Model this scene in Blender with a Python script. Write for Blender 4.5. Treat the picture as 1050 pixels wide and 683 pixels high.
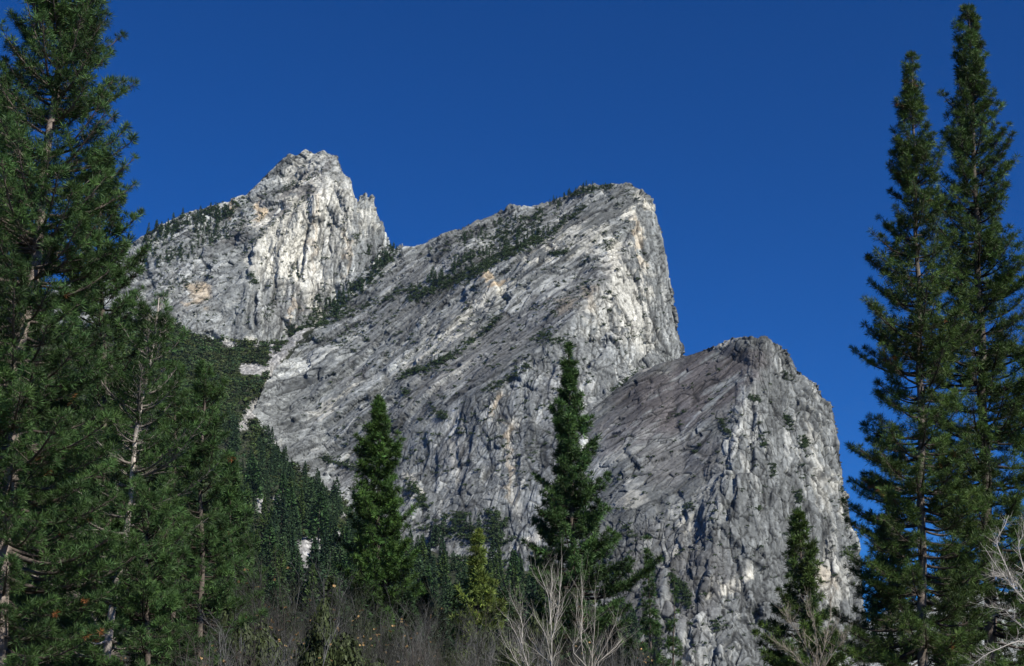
import bpy, math, random, time
T0 = time.time()
import numpy as np
from mathutils import Vector
from mathutils.geometry import delaunay_2d_cdt
from mathutils.bvhtree import BVHTree

# ------------------------------------------------------------------ camera, sky, sun, exposure
for _o in list(bpy.data.objects):
    bpy.data.objects.remove(_o)
SC = bpy.context.scene
COL = SC.collection
PITCH = 15.0
FPX = 1458.0                       # focal length in pixels of the 1050 pixel wide photograph
EYE = np.array([0.0, 0.0, 1.7])
cd = bpy.data.cameras.new("camera")
cam = bpy.data.objects.new("camera", cd)
COL.objects.link(cam)
cam.location = EYE
cam.rotation_euler = (math.radians(90 + PITCH), 0, 0)
cd.sensor_width = 36.0
cd.lens = 36.0 * FPX / 1050.0
cd.clip_start = 0.5
cd.clip_end = 60000
SC.camera = cam

SUN_EL, SUN_AZ = 38.0, 134.0       # azimuth clockwise from the viewing direction (+Y)
W = bpy.data.worlds.new("World")
SC.world = W
W.use_nodes = True
nt = W.node_tree
bg = nt.nodes["Background"]
sky = nt.nodes.new("ShaderNodeTexSky")
sky.sky_type = 'NISHITA'
sky.sun_disc = False
sky.sun_elevation = math.radians(SUN_EL)
sky.sun_rotation = math.radians(SUN_AZ)
sky.altitude = 2300
sky.air_density = 1.0
sky.dust_density = 0.15
sky.ozone_density = 6.0
pol = nt.nodes.new("ShaderNodeMix"); pol.data_type = 'RGBA'; pol.blend_type = 'MULTIPLY'   # a polarised, deep mountain blue
pol.inputs["Factor"].default_value = 1.0
pol.inputs["B"].default_value = (0.055, 0.455, 0.94, 1)
nt.links.new(sky.outputs[0], pol.inputs["A"]); nt.links.new(pol.outputs["Result"], bg.inputs[0])
bg.inputs[1].default_value = 0.075
sd = bpy.data.lights.new("sun", 'SUN')
sd.energy = 4.5
sd.angle = math.radians(0.5)
sd.color = (1.0, 0.945, 0.85)
sun = bpy.data.objects.new("sun", sd)
COL.objects.link(sun)
_a, _e = math.radians(SUN_AZ), math.radians(SUN_EL)
SUND = Vector((math.sin(_a) * math.cos(_e), math.cos(_a) * math.cos(_e), math.sin(_e)))
sun.rotation_euler = (-SUND).to_track_quat('-Z', 'Y').to_euler()
SC.view_settings.view_transform = 'Standard'
SC.view_settings.look = 'None'
SC.view_settings.gamma = 1.0
SC.view_settings.use_curve_mapping = False
SC.view_settings.exposure = 0.4

# ------------------------------------------------------------------ small tools
_cp, _sp = math.cos(math.radians(PITCH)), math.sin(math.radians(PITCH))

def at(px, py, Y):
    """the point at horizontal distance Y that the photograph shows at pixel (px, py)"""
    px, py, Y = np.asarray(px, float), np.asarray(py, float), np.asarray(Y, float)
    u, v = (px - 525.0) / FPX, (341.5 - py) / FPX
    dy, dz = _cp - v * _sp, _sp + v * _cp
    return np.stack([u / dy * Y, Y + 0 * u, EYE[2] + dz / dy * Y], -1)

def topx(P):
    x, y, z = P[:, 0], P[:, 1], P[:, 2] - EYE[2]
    f = y * _cp + z * _sp
    return 525.0 + FPX * x / f, 341.5 - FPX * (z * _cp - y * _sp) / f

def _hash(ix, iy, iz, seed):
    h = (ix.astype(np.uint32) * np.uint32(0x8da6b343)) ^ (iy.astype(np.uint32) * np.uint32(0xd8163841)) ^ (iz.astype(np.uint32) * np.uint32(0xcb1ab31f))
    h ^= np.uint32((seed * 0x9E3779B1) & 0xffffffff)
    h ^= h >> np.uint32(15); h *= np.uint32(0x2c1b3c6d)
    h ^= h >> np.uint32(12); h *= np.uint32(0x297a2d39)
    h ^= h >> np.uint32(15)
    return h

def _h01(h):
    return (h & np.uint32(0xffffff)).astype(np.float32) / np.float32(0xffffff)

def perlin(p, seed=0):
    p = np.asarray(p, np.float32)
    i = np.floor(p).astype(np.int64); f = p - i
    w = f * f * f * (f * (f * 6 - 15) + 10)
    out = np.zeros(len(p), np.float32)
    for dx in (0, 1):
        for dy in (0, 1):
            for dz in (0, 1):
                h = _hash(i[:, 0] + dx, i[:, 1] + dy, i[:, 2] + dz, seed)
                gx = (h & np.uint32(1023)).astype(np.float32) / 511.5 - 1
                gy = ((h >> np.uint32(10)) & np.uint32(1023)).astype(np.float32) / 511.5 - 1
                gz = ((h >> np.uint32(20)) & np.uint32(1023)).astype(np.float32) / 511.5 - 1
                g = gx * (f[:, 0] - dx) + gy * (f[:, 1] - dy) + gz * (f[:, 2] - dz)
                wt = (w[:, 0] if dx else 1 - w[:, 0]) * (w[:, 1] if dy else 1 - w[:, 1]) * (w[:, 2] if dz else 1 - w[:, 2])
                out += g * wt
    return out

def fbm(p, octv=4, seed=0, gain=0.5):
    a, s, out = 1.0, 1.0, 0
    for k in range(octv):
        out = out + a * perlin(p * s, seed + 17 * k)
        a *= gain; s *= 2.03
    return out

def cells(p, seed=0):
    """voronoi: F1, F2, a random number per cell and a random tilted plane per cell"""
    p = np.asarray(p, np.float32)
    n = len(p)
    i = np.floor(p).astype(np.int64)
    f1 = np.full(n, 9.0, np.float32); f2 = f1.copy()
    hid = np.zeros(n, np.uint32); V = np.zeros((n, 3), np.float32)
    for dx in (-1, 0, 1):
        for dy in (-1, 0, 1):
            for dz in (-1, 0, 1):
                h = _hash(i[:, 0] + dx, i[:, 1] + dy, i[:, 2] + dz, seed)
                q = np.stack([i[:, 0] + dx + (h & np.uint32(1023)) / np.float32(1023), i[:, 1] + dy + ((h >> np.uint32(10)) & np.uint32(1023)) / np.float32(1023),
                              i[:, 2] + dz + ((h >> np.uint32(20)) & np.uint32(1023)) / np.float32(1023)], 1).astype(np.float32) - p
                d = np.einsum('ij,ij->i', q, q)
                nearer = d < f1
                f2 = np.where(nearer, f1, np.minimum(f2, d))
                hid = np.where(nearer, h, hid)
                V[nearer] = q[nearer]
                f1 = np.where(nearer, d, f1)
    h = hid * np.uint32(2654435761); h ^= h >> np.uint32(13)
    r = _h01(h)
    h = h * np.uint32(2246822519); h ^= h >> np.uint32(14)
    t = np.stack([(h & np.uint32(1023)) / 511.5 - 1, ((h >> np.uint32(10)) & np.uint32(1023)) / 511.5 - 1, ((h >> np.uint32(20)) & np.uint32(1023)) / 511.5 - 1], 1)
    return np.sqrt(f1), np.sqrt(f2), r, (t * V).sum(1)

def sstep(a, b, x):
    t = np.clip((x - a) / (b - a), 0, 1)
    return t * t * (3 - 2 * t)

def mesh_from(name, V, F, mats, col=None, smooth=False, fmat=None):
    """V (n,3), F (m,3) or (m,4) int"""
    me = bpy.data.meshes.new(name)
    n, m, k = len(V), len(F), F.shape[1]
    me.vertices.add(n); me.vertices.foreach_set("co", np.ascontiguousarray(V, np.float32).ravel())
    me.loops.add(m * k); me.loops.foreach_set("vertex_index", np.ascontiguousarray(F, np.int32).ravel())
    me.polygons.add(m)
    me.polygons.foreach_set("loop_start", np.arange(0, m * k, k, dtype=np.int32))
    me.polygons.foreach_set("loop_total", np.full(m, k, np.int32))
    if smooth:
        me.polygons.foreach_set("use_smooth", np.ones(m, bool))
    for mt in (mats if isinstance(mats, (list, tuple)) else [mats]):
        me.materials.append(mt)
    if fmat is not None:
        me.polygons.foreach_set("material_index", np.asarray(fmat, np.int32))
    me.update(calc_edges=True)
    if col is not None:
        a = me.color_attributes.new("Col", 'FLOAT_COLOR', 'POINT')
        c = np.ones((n, 4), np.float32); c[:, :3] = col
        a.data.foreach_set("color", c.ravel())
    return me

def link(name, data, parent=None, loc=None):
    o = bpy.data.objects.new(name, data)
    COL.objects.link(o)
    if parent is not None:
        o.parent = parent
    if loc is not None:
        o.location = loc
    return o

def tag(o, label=None, cat=None, group=None, kind=None):
    if label: o["label"] = label
    if cat: o["category"] = cat
    if group: o["group"] = group
    if kind: o["kind"] = kind
    return o

# ------------------------------------------------------------------ materials
def new_mat(name):
    m = bpy.data.materials.new(name); m.use_nodes = True
    b = m.node_tree.nodes["Principled BSDF"]
    b.inputs["Specular IOR Level"].default_value = 0.25
    return m, m.node_tree.nodes, m.node_tree.links, b

def attr_mat(name, rough=0.85, grain=(0.3, 0.75, 1.25), bump=None, spec=0.2, trans=0.0):
    """colour from the mesh's own per-vertex colour, broken up by fine noise"""
    m, N, L, b = new_mat(name)
    b.inputs["Roughness"].default_value = rough
    b.inputs["Specular IOR Level"].default_value = spec
    at_ = N.new("ShaderNodeAttribute"); at_.attribute_name = "Col"
    tc = N.new("ShaderNodeTexCoord")
    nz = N.new("ShaderNodeTexNoise"); nz.inputs["Scale"].default_value = grain[0]; nz.inputs["Detail"].default_value = 5
    nz.inputs["Roughness"].default_value = 0.65
    L.new(tc.outputs["Object"], nz.inputs["Vector"])
    mr = N.new("ShaderNodeMapRange"); mr.inputs["From Min"].default_value = 0.3; mr.inputs["From Max"].default_value = 0.7
    mr.inputs["To Min"].default_value = grain[1]; mr.inputs["To Max"].default_value = grain[2]
    L.new(nz.outputs["Fac"], mr.inputs["Value"])
    mx = N.new("ShaderNodeMix"); mx.data_type = 'RGBA'; mx.blend_type = 'MULTIPLY'; mx.inputs["Factor"].default_value = 1
    L.new(at_.outputs["Color"], mx.inputs["A"]); L.new(mr.outputs["Result"], mx.inputs["B"])
    L.new(mx.outputs["Result"], b.inputs["Base Color"])
    if bump:
        n2 = N.new("ShaderNodeTexNoise"); n2.inputs["Scale"].default_value = bump[0]; n2.inputs["Detail"].default_value = 6
        n2.inputs["Roughness"].default_value = 0.7
        L.new(tc.outputs["Object"], n2.inputs["Vector"])
        bp = N.new("ShaderNodeBump"); bp.inputs["Strength"].default_value = bump[1]; bp.inputs["Distance"].default_value = bump[2]
        L.new(n2.outputs["Fac"], bp.inputs["Height"]); L.new(bp.outputs["Normal"], b.inputs["Normal"])
    if trans:
        tr = N.new("ShaderNodeBsdfTranslucent")
        L.new(mx.outputs["Result"], tr.inputs["Color"])
        ms = N.new("ShaderNodeMixShader"); ms.inputs[0].default_value = trans
        out = N["Material Output"]
        L.new(b.outputs[0], ms.inputs[1]); L.new(tr.outputs[0], ms.inputs[2]); L.new(ms.outputs[0], out.inputs[0])
    return m

M_ROCK = attr_mat("granite", 0.9, (0.2, 0.62, 1.38), (0.35, 0.6, 0.9), 0.12)
M_SOIL = attr_mat("forest_floor", 0.95, (0.05, 0.6, 1.4), (0.3, 0.5, 1.0), 0.1)
M_NEEDLE = attr_mat("pine_needles", 0.55, (2.0, 0.8, 1.2), None, 0.25, 0.12)
M_LEAF = attr_mat("leaves", 0.6, (1.0, 0.8, 1.2), None, 0.25, 0.2)
M_BARK = attr_mat("bark", 0.9, (6.0, 0.55, 1.45), (9.0, 0.6, 0.03), 0.1)
M_TWIG = attr_mat("twigs", 0.85, (5.0, 0.75, 1.25), None, 0.1)
M_FARLEAF = attr_mat("far_foliage", 0.75, (0.5, 0.8, 1.2), None, 0.1)

# ------------------------------------------------------------------ the mountain: traced outlines at their own distances, cut fine and weathered
def cage(outline, inner, ridges=()):
    """outline / inner: (px, py, Y). Triangulates; returns 3D points and triangles"""
    pts = list(outline) + list(inner)
    n = len(outline)
    v2 = [Vector((p[0], -p[1])) for p in pts]
    edges = []
    base = 0
    extra = []
    for r in ridges:                     # chains of points that are real edges of the rock
        s = len(pts)
        for p in r:
            pts.append(p); v2.append(Vector((p[0], -p[1])))
        edges += [(s + k, s + k + 1) for k in range(len(r) - 1)]
    res = delaunay_2d_cdt(v2, edges, [list(range(n))], 1, 1e-4)
    vo, fo, ov = res[0], res[2], res[3]
    Y = []
    P2 = np.array([[p[0], -p[1]] for p in pts])
    for k, v in enumerate(vo):
        if ov[k]:
            Y.append(pts[ov[k][0]][2])
        else:
            d = ((P2 - np.array(v)) ** 2).sum(1); a = np.argsort(d)[:3]; w = 1 / (d[a] + 1)
            Y.append(float((np.array([pts[q][2] for q in a]) * w).sum() / w.sum()))
    V = at([v[0] for v in vo], [-v[1] for v in vo], Y)
    tris = []
    for f in fo:
        for k in range(1, len(f) - 1):
            tris.append((f[0], f[k], f[k + 1]))
    T = np.array(tris)
    # outward is towards the viewer
    nrm = np.cross(V[T[:, 1]] - V[T[:, 0]], V[T[:, 2]] - V[T[:, 0]])
    flip = (nrm * (EYE - V[T[:, 0]])).sum(1) < 0
    T[flip] = T[flip][:, ::-1]
    return V, T

def add_back(V, T, ridge, back=((60, -40), (400, -1e9))):
    """close the rock behind its skyline: the boundary edges near the listed outline points run back and down"""
    R = at([p[0] for p in ridge], [p[1] for p in ridge], [p[2] for p in ridge])
    idx = [int(np.argmin(((V - r) ** 2).sum(1))) for r in R]
    rows = [idx]
    V = list(V); T = list(map(tuple, T))
    for by, bz in back:
        row = []
        for k in idx:
            p = V[k]
            row.append(len(V))
            V.append(np.array([p[0], p[1] + by, max(-5.0, p[2] + bz)]))
        rows.append(row)
    for a, b in zip(rows[:-1], rows[1:]):
        for k in range(len(idx) - 1):
            T.append((a[k], b[k], a[k + 1])); T.append((a[k + 1], b[k], b[k + 1]))
    n0 = len(V) - len(idx) * len(back)
    B = np.zeros(len(V)); B[n0:] = 1 + 2 * (np.arange(len(V) - n0) // len(idx))      # how far behind the skyline
    V = np.concatenate([np.array(V), B[:, None]], 1); T = np.array(T)
    return V, T

def refine(V, T, L, keep=False):
    """split every edge longer than L at its middle until none is left"""
    V = np.asarray(V, np.float64); T = np.asarray(T, np.int64)
    nc = V.shape[1]
    if nc == 3:
        V = np.concatenate([V, np.zeros((len(V), 1))], 1)
    for _ in range(14):
        E = np.sort(np.concatenate([T[:, [0, 1]], T[:, [1, 2]], T[:, [2, 0]]]), 1)
        key = E[:, 0] * (len(V) + 1) + E[:, 1]
        uk, inv = np.unique(key, return_inverse=True)
        a, b = uk // (len(V) + 1), uk % (len(V) + 1)
        ln = np.linalg.norm(V[a, :3] - V[b, :3], axis=1)
        lim = L(0.5 * (V[a, :3] + V[b, :3])) * (1 + 5 * np.clip(0.5 * (V[a, 3] + V[b, 3]) - 0.15, 0, 1.5))
        sp = ln > lim
        if not sp.any():
            break
        mid = np.full(len(uk), -1, np.int64); mid[sp] = len(V) + np.arange(sp.sum())
        V = np.concatenate([V, 0.5 * (V[a[sp]] + V[b[sp]])])
        m = mid[inv].reshape(3, -1).T       # midpoints of edges 01, 12, 20
        c = (m >= 0)
        n = c.sum(1)
        out = [T[n == 0]]
        q = n == 3
        t, mm = T[q], m[q]
        out += [np.stack([t[:, 0], mm[:, 0], mm[:, 2]], 1), np.stack([mm[:, 0], t[:, 1], mm[:, 1]], 1), np.stack([mm[:, 2], mm[:, 1], t[:, 2]], 1), mm]
        for r in range(3):                  # rotate so that the case is canonical
            t, mm, cc = np.roll(T, -r, 1), np.roll(m, -r, 1), np.roll(c, -r, 1)
            q = (n == 1) & cc[:, 0]
            out += [np.stack([t[q, 0], mm[q, 0], t[q, 2]], 1), np.stack([mm[q, 0], t[q, 1], t[q, 2]], 1)]
            q = (n == 2) & cc[:, 0] & cc[:, 1]
            out += [np.stack([mm[q, 0], t[q, 1], mm[q, 1]], 1), np.stack([t[q, 0], mm[q, 0], mm[q, 1]], 1), np.stack([t[q, 0], mm[q, 1], t[q, 2]], 1)]
        T = np.concatenate(out)
    return (V[:, :3].copy() if nc <= 4 and not keep else V), T

def normals(V, T):
    f = np.cross(V[T[:, 1]] - V[T[:, 0]], V[T[:, 2]] - V[T[:, 0]])
    N = np.zeros_like(V)
    for k in range(3):
        for c in range(3):
            N[:, c] += np.bincount(T[:, k], f[:, c], len(V))
    return N / (np.linalg.norm(N, axis=1, keepdims=True) + 1e-9)

def relax(V, T, n, lam=0.5, X=None):
    X = V.copy() if X is None else X
    E = np.concatenate([T[:, [0, 1]], T[:, [1, 2]], T[:, [2, 0]]])
    E = np.concatenate([E, E[:, ::-1]])
    cnt = np.bincount(E[:, 0], minlength=len(V)).astype(float)
    for _ in range(n):
        S = np.stack([np.bincount(E[:, 0], X[E[:, 1], c], len(V)) for c in range(X.shape[1])], 1) / cnt[:, None]
        X = X + lam * (S - X)
    return X

def along(P, axis, long, short, depth=None):
    """coordinates stretched along axis: features are `long` metres along it and `short` across"""
    a = np.array(axis, float); a /= np.linalg.norm(a)
    h = np.cross(a, [0, 1, 0.2]); h /= np.linalg.norm(h)
    c = np.cross(a, h)
    return np.stack([P @ a / long, P @ h / short, P @ c / (depth or short)], 1)

def blob(px, py, cx, cy, rx, ry, ang=0.0, soft=0.35):
    c, s = math.cos(math.radians(ang)), math.sin(math.radians(ang))
    dx, dy = px - cx, py - cy
    u, v = (dx * c - dy * s) / rx, (dx * s + dy * c) / ry      # ang counter-clockwise in the picture
    r = np.sqrt(u * u + v * v)
    return 1 - sstep(1 - soft, 1 + soft, r)

BVH = {}
def bvh_of(o):
    bpy.context.view_layer.update()
    BVH[o.name] = BVHTree.FromObject(o, bpy.context.evaluated_depsgraph_get())

def weather(name, V, T, L, axes, style, lab):
    """refine, warp, displace in blocks along the joints, colour; axes: f(px,py)-> weight of the second axis"""
    V, T = refine(V, T, lambda P: 1.5 * L(P), True)
    back = V[:, 3].copy()
    V = relax(V[:, :3], T, 3)
    P0 = V.copy()
    def joints(P0, w, lo_amp, hi_amp):
        """stepped, tilted blocks along the joint directions, with some open cracks between them"""
        Pw = P0 + np.stack([fbm(P0 / 45.0, 3, 31 + k) for k in range(3)], 1) * 4.0
        D = np.zeros(len(P0)); cr = np.zeros(len(P0)); cid = np.zeros(len(P0))
        for q, wt in ((0, 1 - w), (1, w)):
            use = np.nonzero(wt > 0.001)[0]
            Q = Pw[use]
            d = np.zeros(len(use)); g = np.zeros(len(use)); ci = np.zeros(len(use))
            for (lo, sh, amp, sd_) in style["blocks"][q]:
                if not lo_amp <= amp < hi_amp:
                    continue
                f1, f2, r, tl = cells(along(Q, axes[q], lo, sh), sd_)
                e = f2 - f1
                d += amp * ((r - 0.5) * 1.1 + tl * 1.0)
                k = sstep(0.35, 0.7, np.modf(r * 7.13)[0])
                g = np.maximum(g, k * (1 - sstep(0.0, min(0.12, 2.2 / sh), e)))
                ci += (np.modf(r * 3.7)[0] - 0.5) * (1.0 if amp > 2 else 0.8)
            if hi_amp < 50:
                for (lo, sh, amp, sd_) in style["flutes"][q]:
                    d += amp * (1 - np.abs(fbm(along(Q, axes[q], lo, sh), 4, sd_, 0.5)) * 2.2)
            d -= g * 2.2
            D[use] += wt[use] * d; cr[use] += wt[use] * g; cid[use] += wt[use] * ci
        return D, cr, cid
    px, py = topx(P0)
    w = axes[2](px, py, P0)
    N = relax(V, T, 10, 0.5, normals(V, T)); N /= np.linalg.norm(N, axis=1, keepdims=True) + 1e-9
    warp = np.stack([fbm(P0 / 150.0, 3, 3 + k) for k in range(3)], 1)
    rough = style["rough"](px, py, P0) if "rough" in style else np.ones(len(V))
    D, cr, cid = joints(P0, w, 4.0, 99)
    D = relax(V, T, 2, 0.6, D[:, None])[:, 0]
    S_ = np.array([p[:2] for p in style["sky"]], float); dist = np.full(len(V), 1e9)
    for a, b in zip(S_[:-1], S_[1:]):                              # calmer big blocks along the skyline, so that its outline holds
        q = np.clip(((px - a[0]) * (b - a)[0] + (py - a[1]) * (b - a)[1]) / ((b - a) ** 2).sum(), 0, 1)
        dist = np.minimum(dist, np.hypot(px - a[0] - q * (b - a)[0], py - a[1] - q * (b - a)[1]))
    calm = 0.3 + 0.7 * sstep(3, 40, dist)
    V = V + warp * (style.get("warp", 9.0) * calm)[:, None] + N * (D * rough * calm)[:, None]
    X, T = refine(np.concatenate([V, back[:, None], P0, cr[:, None], cid[:, None], rough[:, None], calm[:, None]], 1), T, L, True)
    V, P0, cr, cid, rough = X[:, :3], X[:, 4:7], X[:, 7], X[:, 8], X[:, 9] * (1 + 1.0 * (1 - X[:, 10]))
    V = relax(V, T, 1, 0.4)
    px, py = topx(P0)
    w = axes[2](px, py, P0)
    N = relax(V, T, 3, 0.5, normals(V, T)); N /= np.linalg.norm(N, axis=1, keepdims=True) + 1e-9
    P0 = V.copy()
    D, cr2, cid2 = joints(P0, w, 0.0, 4.0)
    cr = np.maximum(cr, cr2); cid = cid + cid2
    fine = (1 - w) * fbm(along(P0, axes[0], 26, 8), 3, 71, 0.55) + w * fbm(along(P0, axes[1], 26, 8), 3, 73, 0.55)
    V = V + N * (D * rough + fine * style.get("fine", 0.35))[:, None]
    # ---- rock colours: grey granite, dark lichen, pale fresh scars, rusty stains; sunlit faces and overhang shade painted in
    P0 = V
    grit = (1 - w) * fbm(along(P0, axes[0], 18, 5), 3, 121, 0.7) + w * fbm(along(P0, axes[1], 22, 5), 3, 123, 0.7)
    g1 = fbm(P0 / 90.0, 5, 91, 0.6); g2 = fbm(along(P0, axes[0], 90, 8), 5, 95, 0.62); g3 = fbm(along(P0, axes[1], 110, 8), 5, 97, 0.62)
    st = (1 - w) * g2 + w * g3
    tone = style.get("tone", 0.33) * np.exp(0.40 * g1 + 0.42 * st + 0.40 * cid + 0.30 * grit)
    pale = np.zeros(len(V)); dark = np.zeros(len(V)); rust = np.zeros(len(V))
    wob = fbm(P0 / 34.0, 5, 55, 0.65)
    jx, jy = px + 18 * fbm(P0 / 40.0, 3, 57), py + 18 * fbm(P0 / 40.0, 3, 58)
    for arr, key in ((pale, "pale"), (dark, "dark"), (rust, "rust")):
        for (cx, cy, rx, ry, an, s) in style.get(key, ()):
            np.maximum(arr, s * blob(jx, jy, cx, cy, rx, ry, an), out=arr)
    scar = style.get("scar", 0.16) * sstep(0.42, 0.62, wob * 0.6 + 0.5 * st + 0.9 * cid)      # freshly broken faces anywhere
    pale = np.maximum(pale * sstep(-0.50, -0.25, wob * 0.5 + 0.5 * st + 0.7 * cid + 0.35 * grit), scar * (1 - dark))
    dark = dark * sstep(-0.40, 0.0, -wob * 0.5 - 0.4 * st + g1 * 0.3 - 0.35 * cid)
    c = np.stack([tone * 0.94, tone * 1.0, tone * 0.985], 1)
    c = c * (1 - pale[:, None]) + pale[:, None] * np.array([0.62, 0.605, 0.525]) * np.exp(0.25 * st + 0.25 * cid)[:, None]
    c = c * (1 - dark[:, None]) + dark[:, None] * np.array(style.get("darkcol", (0.14, 0.125, 0.12))) * np.exp(0.4 * st + 0.3 * g1 + 0.35 * cid)[:, None]
    c = c * (1 - rust[:, None]) + rust[:, None] * np.array([0.52, 0.41, 0.27]) * np.exp(0.4 * st)[:, None]
    streak = sstep(0.18, 0.5, fbm(along(P0, axes[1], 130, 5), 4, 101, 0.6)) * w
    c *= (1 - 0.45 * streak)[:, None]
    c *= (1 - 0.72 * cr)[:, None]
    c *= np.exp(0.2 * grit)[:, None]
    c = np.clip(c, 0.03, 0.72)
    me = mesh_from(name, V, T, M_ROCK, c)
    o = link(name, me)
    tag(o, lab, "mountain", None, "structure")
    bvh_of(o)
    print(o.name, len(V), round(time.time() - T0, 1))
    return o

EDGE = lambda P: 2.5 * (P[:, 1] / 2200.0)

# -- the tallest brother, far left
E_sky = [(40, 305, 2790), (80, 282, 2790), (112, 262, 2800), (148, 241, 2800), (162, 231, 2800), (189, 218, 2810), (212, 212, 2820), (227, 209, 2830), (253, 199, 2840), (268, 184, 2850),
         (279, 172.5, 2850), (288, 163, 2850), (297, 157, 2855), (304, 159, 2857), (313, 152, 2860), (322, 157, 2856), (331, 153, 2850), (338, 158, 2850), (345, 159, 2850), (350, 174, 2845), (360, 187, 2840), (366, 209, 2835),
         (371, 197, 2850), (377, 202, 2851), (382, 198, 2852), (386, 218, 2850), (394, 237, 2850), (398, 250, 2860), (408, 262, 2890)]
E_out = E_sky + [(405, 300, 2830), (385, 330, 2770), (345, 370, 2680), (280, 410, 2560), (200, 420, 2540), (100, 430, 2560), (40, 430, 2560)]
E_rid = [[(329, 163, 2836), (335, 189, 2808), (310, 206, 2785), (288, 224, 2760), (265, 241, 2735), (259, 276, 2700), (250, 310, 2665), (240, 345, 2630)],
         [(355, 200, 2800), (352, 240, 2775), (340, 290, 2745), (325, 325, 2715)]]
E_in = [(200, 260, 2745), (215, 300, 2690), (190, 330, 2640), (160, 290, 2720), (110, 330, 2660), (225, 235, 2790), (250, 215, 2810), (300, 180, 2842), (300, 260, 2745), (300, 310, 2700),
        (380, 270, 2805), (370, 310, 2760), (300, 350, 2660), (150, 350, 2610)]
V, T = cage(E_out, E_in, E_rid)
V, T = add_back(V, T, E_sky, ((70, -60), (700, -1e9)))
weather("mountain_peak", V, T, EDGE, ((0.75, 0.5, 0.55), (0.04, 0.25, 1.0), lambda px, py, P: sstep(-22, 22, (px - 262) + (py - 241) * 0.25) * sstep(-14, 14, (py - 189) + (px - 335) * 0.74 + 0.0 * px)),
        dict(sky=E_sky, warp=7.0, tone=0.275,
             blocks=[[(110, 50, 12.0, 8), (60, 26, 6.0, 1), (30, 14, 2.6, 11), (14, 7, 0.9, 13)], [(220, 46, 16.0, 9), (110, 24, 7.5, 2), (55, 13, 2.8, 12), (24, 8, 0.8, 14), (260, 24, 0.8, 114)]],
             flutes=[[(80, 18, 0.8, 5)], [(170, 16, 3.0, 6)]],
             pale=[(292, 250, 34, 48, 0, 0.85), (315, 215, 24, 40, 0, 0.75), (345, 225, 18, 45, 0, 0.55), (265, 262, 12, 24, 0, 0.6), (325, 290, 16, 45, 0, 0.6), (312, 168, 26, 10, 30, 0.5), (378, 225, 9, 24, 0, 0.5), (240, 352, 16, 6, 0, 0.6)],  # pale rock, and the sunlit right face brightened by colour
             dark=[(300, 197, 48, 9, 38, 0.75), (240, 240, 30, 9, 38, 0.5), (290, 320, 26, 22, 0, 0.45), (190, 300, 40, 30, 30, 0.25)],
             rust=[(264, 218, 6, 7, 0, 0.8), (236, 212, 4, 6, 40, 0.8), (203, 301, 10, 15, 60, 0.6), (322, 240, 3, 40, 0, 0.35), (352, 262, 3, 26, 0, 0.4), (300, 325, 4, 22, 0, 0.4)],
             darkcol=(0.15, 0.145, 0.14)),
        "tallest pale granite peak, farthest back with a spire on its shoulder")

# -- the middle brother
M_sky = [(405, 258, 2570), (413, 253.5, 2560), (425, 252, 2555), (439, 249, 2550), (451, 242, 2545), (474, 236, 2540), (492, 226, 2535), (512, 221, 2530), (527, 212.5, 2510), (548, 211, 2490), (572, 205, 2460),
         (584, 198, 2440), (598, 191, 2420), (616, 190.5, 2390), (627.5, 188, 2370), (645, 189, 2350), (657, 194, 2345), (667, 201, 2350), (671.5, 214, 2345), (674, 226, 2340), (682, 258, 2320),
         (685, 287, 2305), (690.5, 319, 2285), (698, 357.5, 2260), (703, 380, 2250)]
M_out = M_sky + [(706, 420, 2130), (700, 500, 2050), (690, 600, 1950), (680, 745, 1800), (430, 745, 1720), (400, 570, 1920), (340, 525, 2070), (300, 485, 2150), (262, 455, 2220), (255, 428, 2270),
                 (280, 380, 2380), (305, 350, 2450), (330, 328, 2500), (365, 294, 2540)]
M_rid = [[(642, 196, 2335), (652, 225, 2300), (650, 250, 2272), (634, 262, 2240), (610, 296, 2165), (590, 322, 2110), (566, 346, 2082), (530, 370, 2076), (480, 402, 2085), (430, 436, 2105), (390, 465, 2130), (345, 490, 2140)],
         [(318, 405, 2330), (360, 375, 2335), (400, 345, 2335), (445, 313, 2325), (500, 282, 2305), (545, 258, 2290), (580, 242, 2288), (608, 224, 2298), (630, 213, 2312)],
         [(330, 432, 2260), (400, 396, 2252), (469, 363, 2232), (520, 331, 2242), (570, 290, 2250), (612, 252, 2266)]]
M_in = [(480, 255, 2410), (420, 285, 2460), (370, 325, 2450), (560, 225, 2390), (600, 205, 2370), (460, 540, 1925), (520, 500, 1910), (590, 470, 1885), (640, 340, 2130), (622, 400, 2000), (655, 410, 2010), (600, 520, 1825), (670, 300, 2250),
        (662, 230, 2315), (690, 400, 2120), (450, 640, 1810), (570, 640, 1740), (440, 480, 2040), (540, 430, 1985), (665, 360, 2200)]
V, T = cage(M_out, M_in, M_rid)
V, T = add_back(V, T, M_sky, ((70, -45), (600, -1e9)))
def m_axis(px, py, P):
    brow = np.interp(px, [345, 390, 430, 480, 530, 566, 590, 610, 634, 650, 720], [490, 465, 436, 402, 370, 346, 322, 296, 262, 225, 190])
    return np.maximum(sstep(-8, 14, py - brow), 0.0)
M_JOINT = at(640, 200, 2335) - at(300, 440, 2230)
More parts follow.
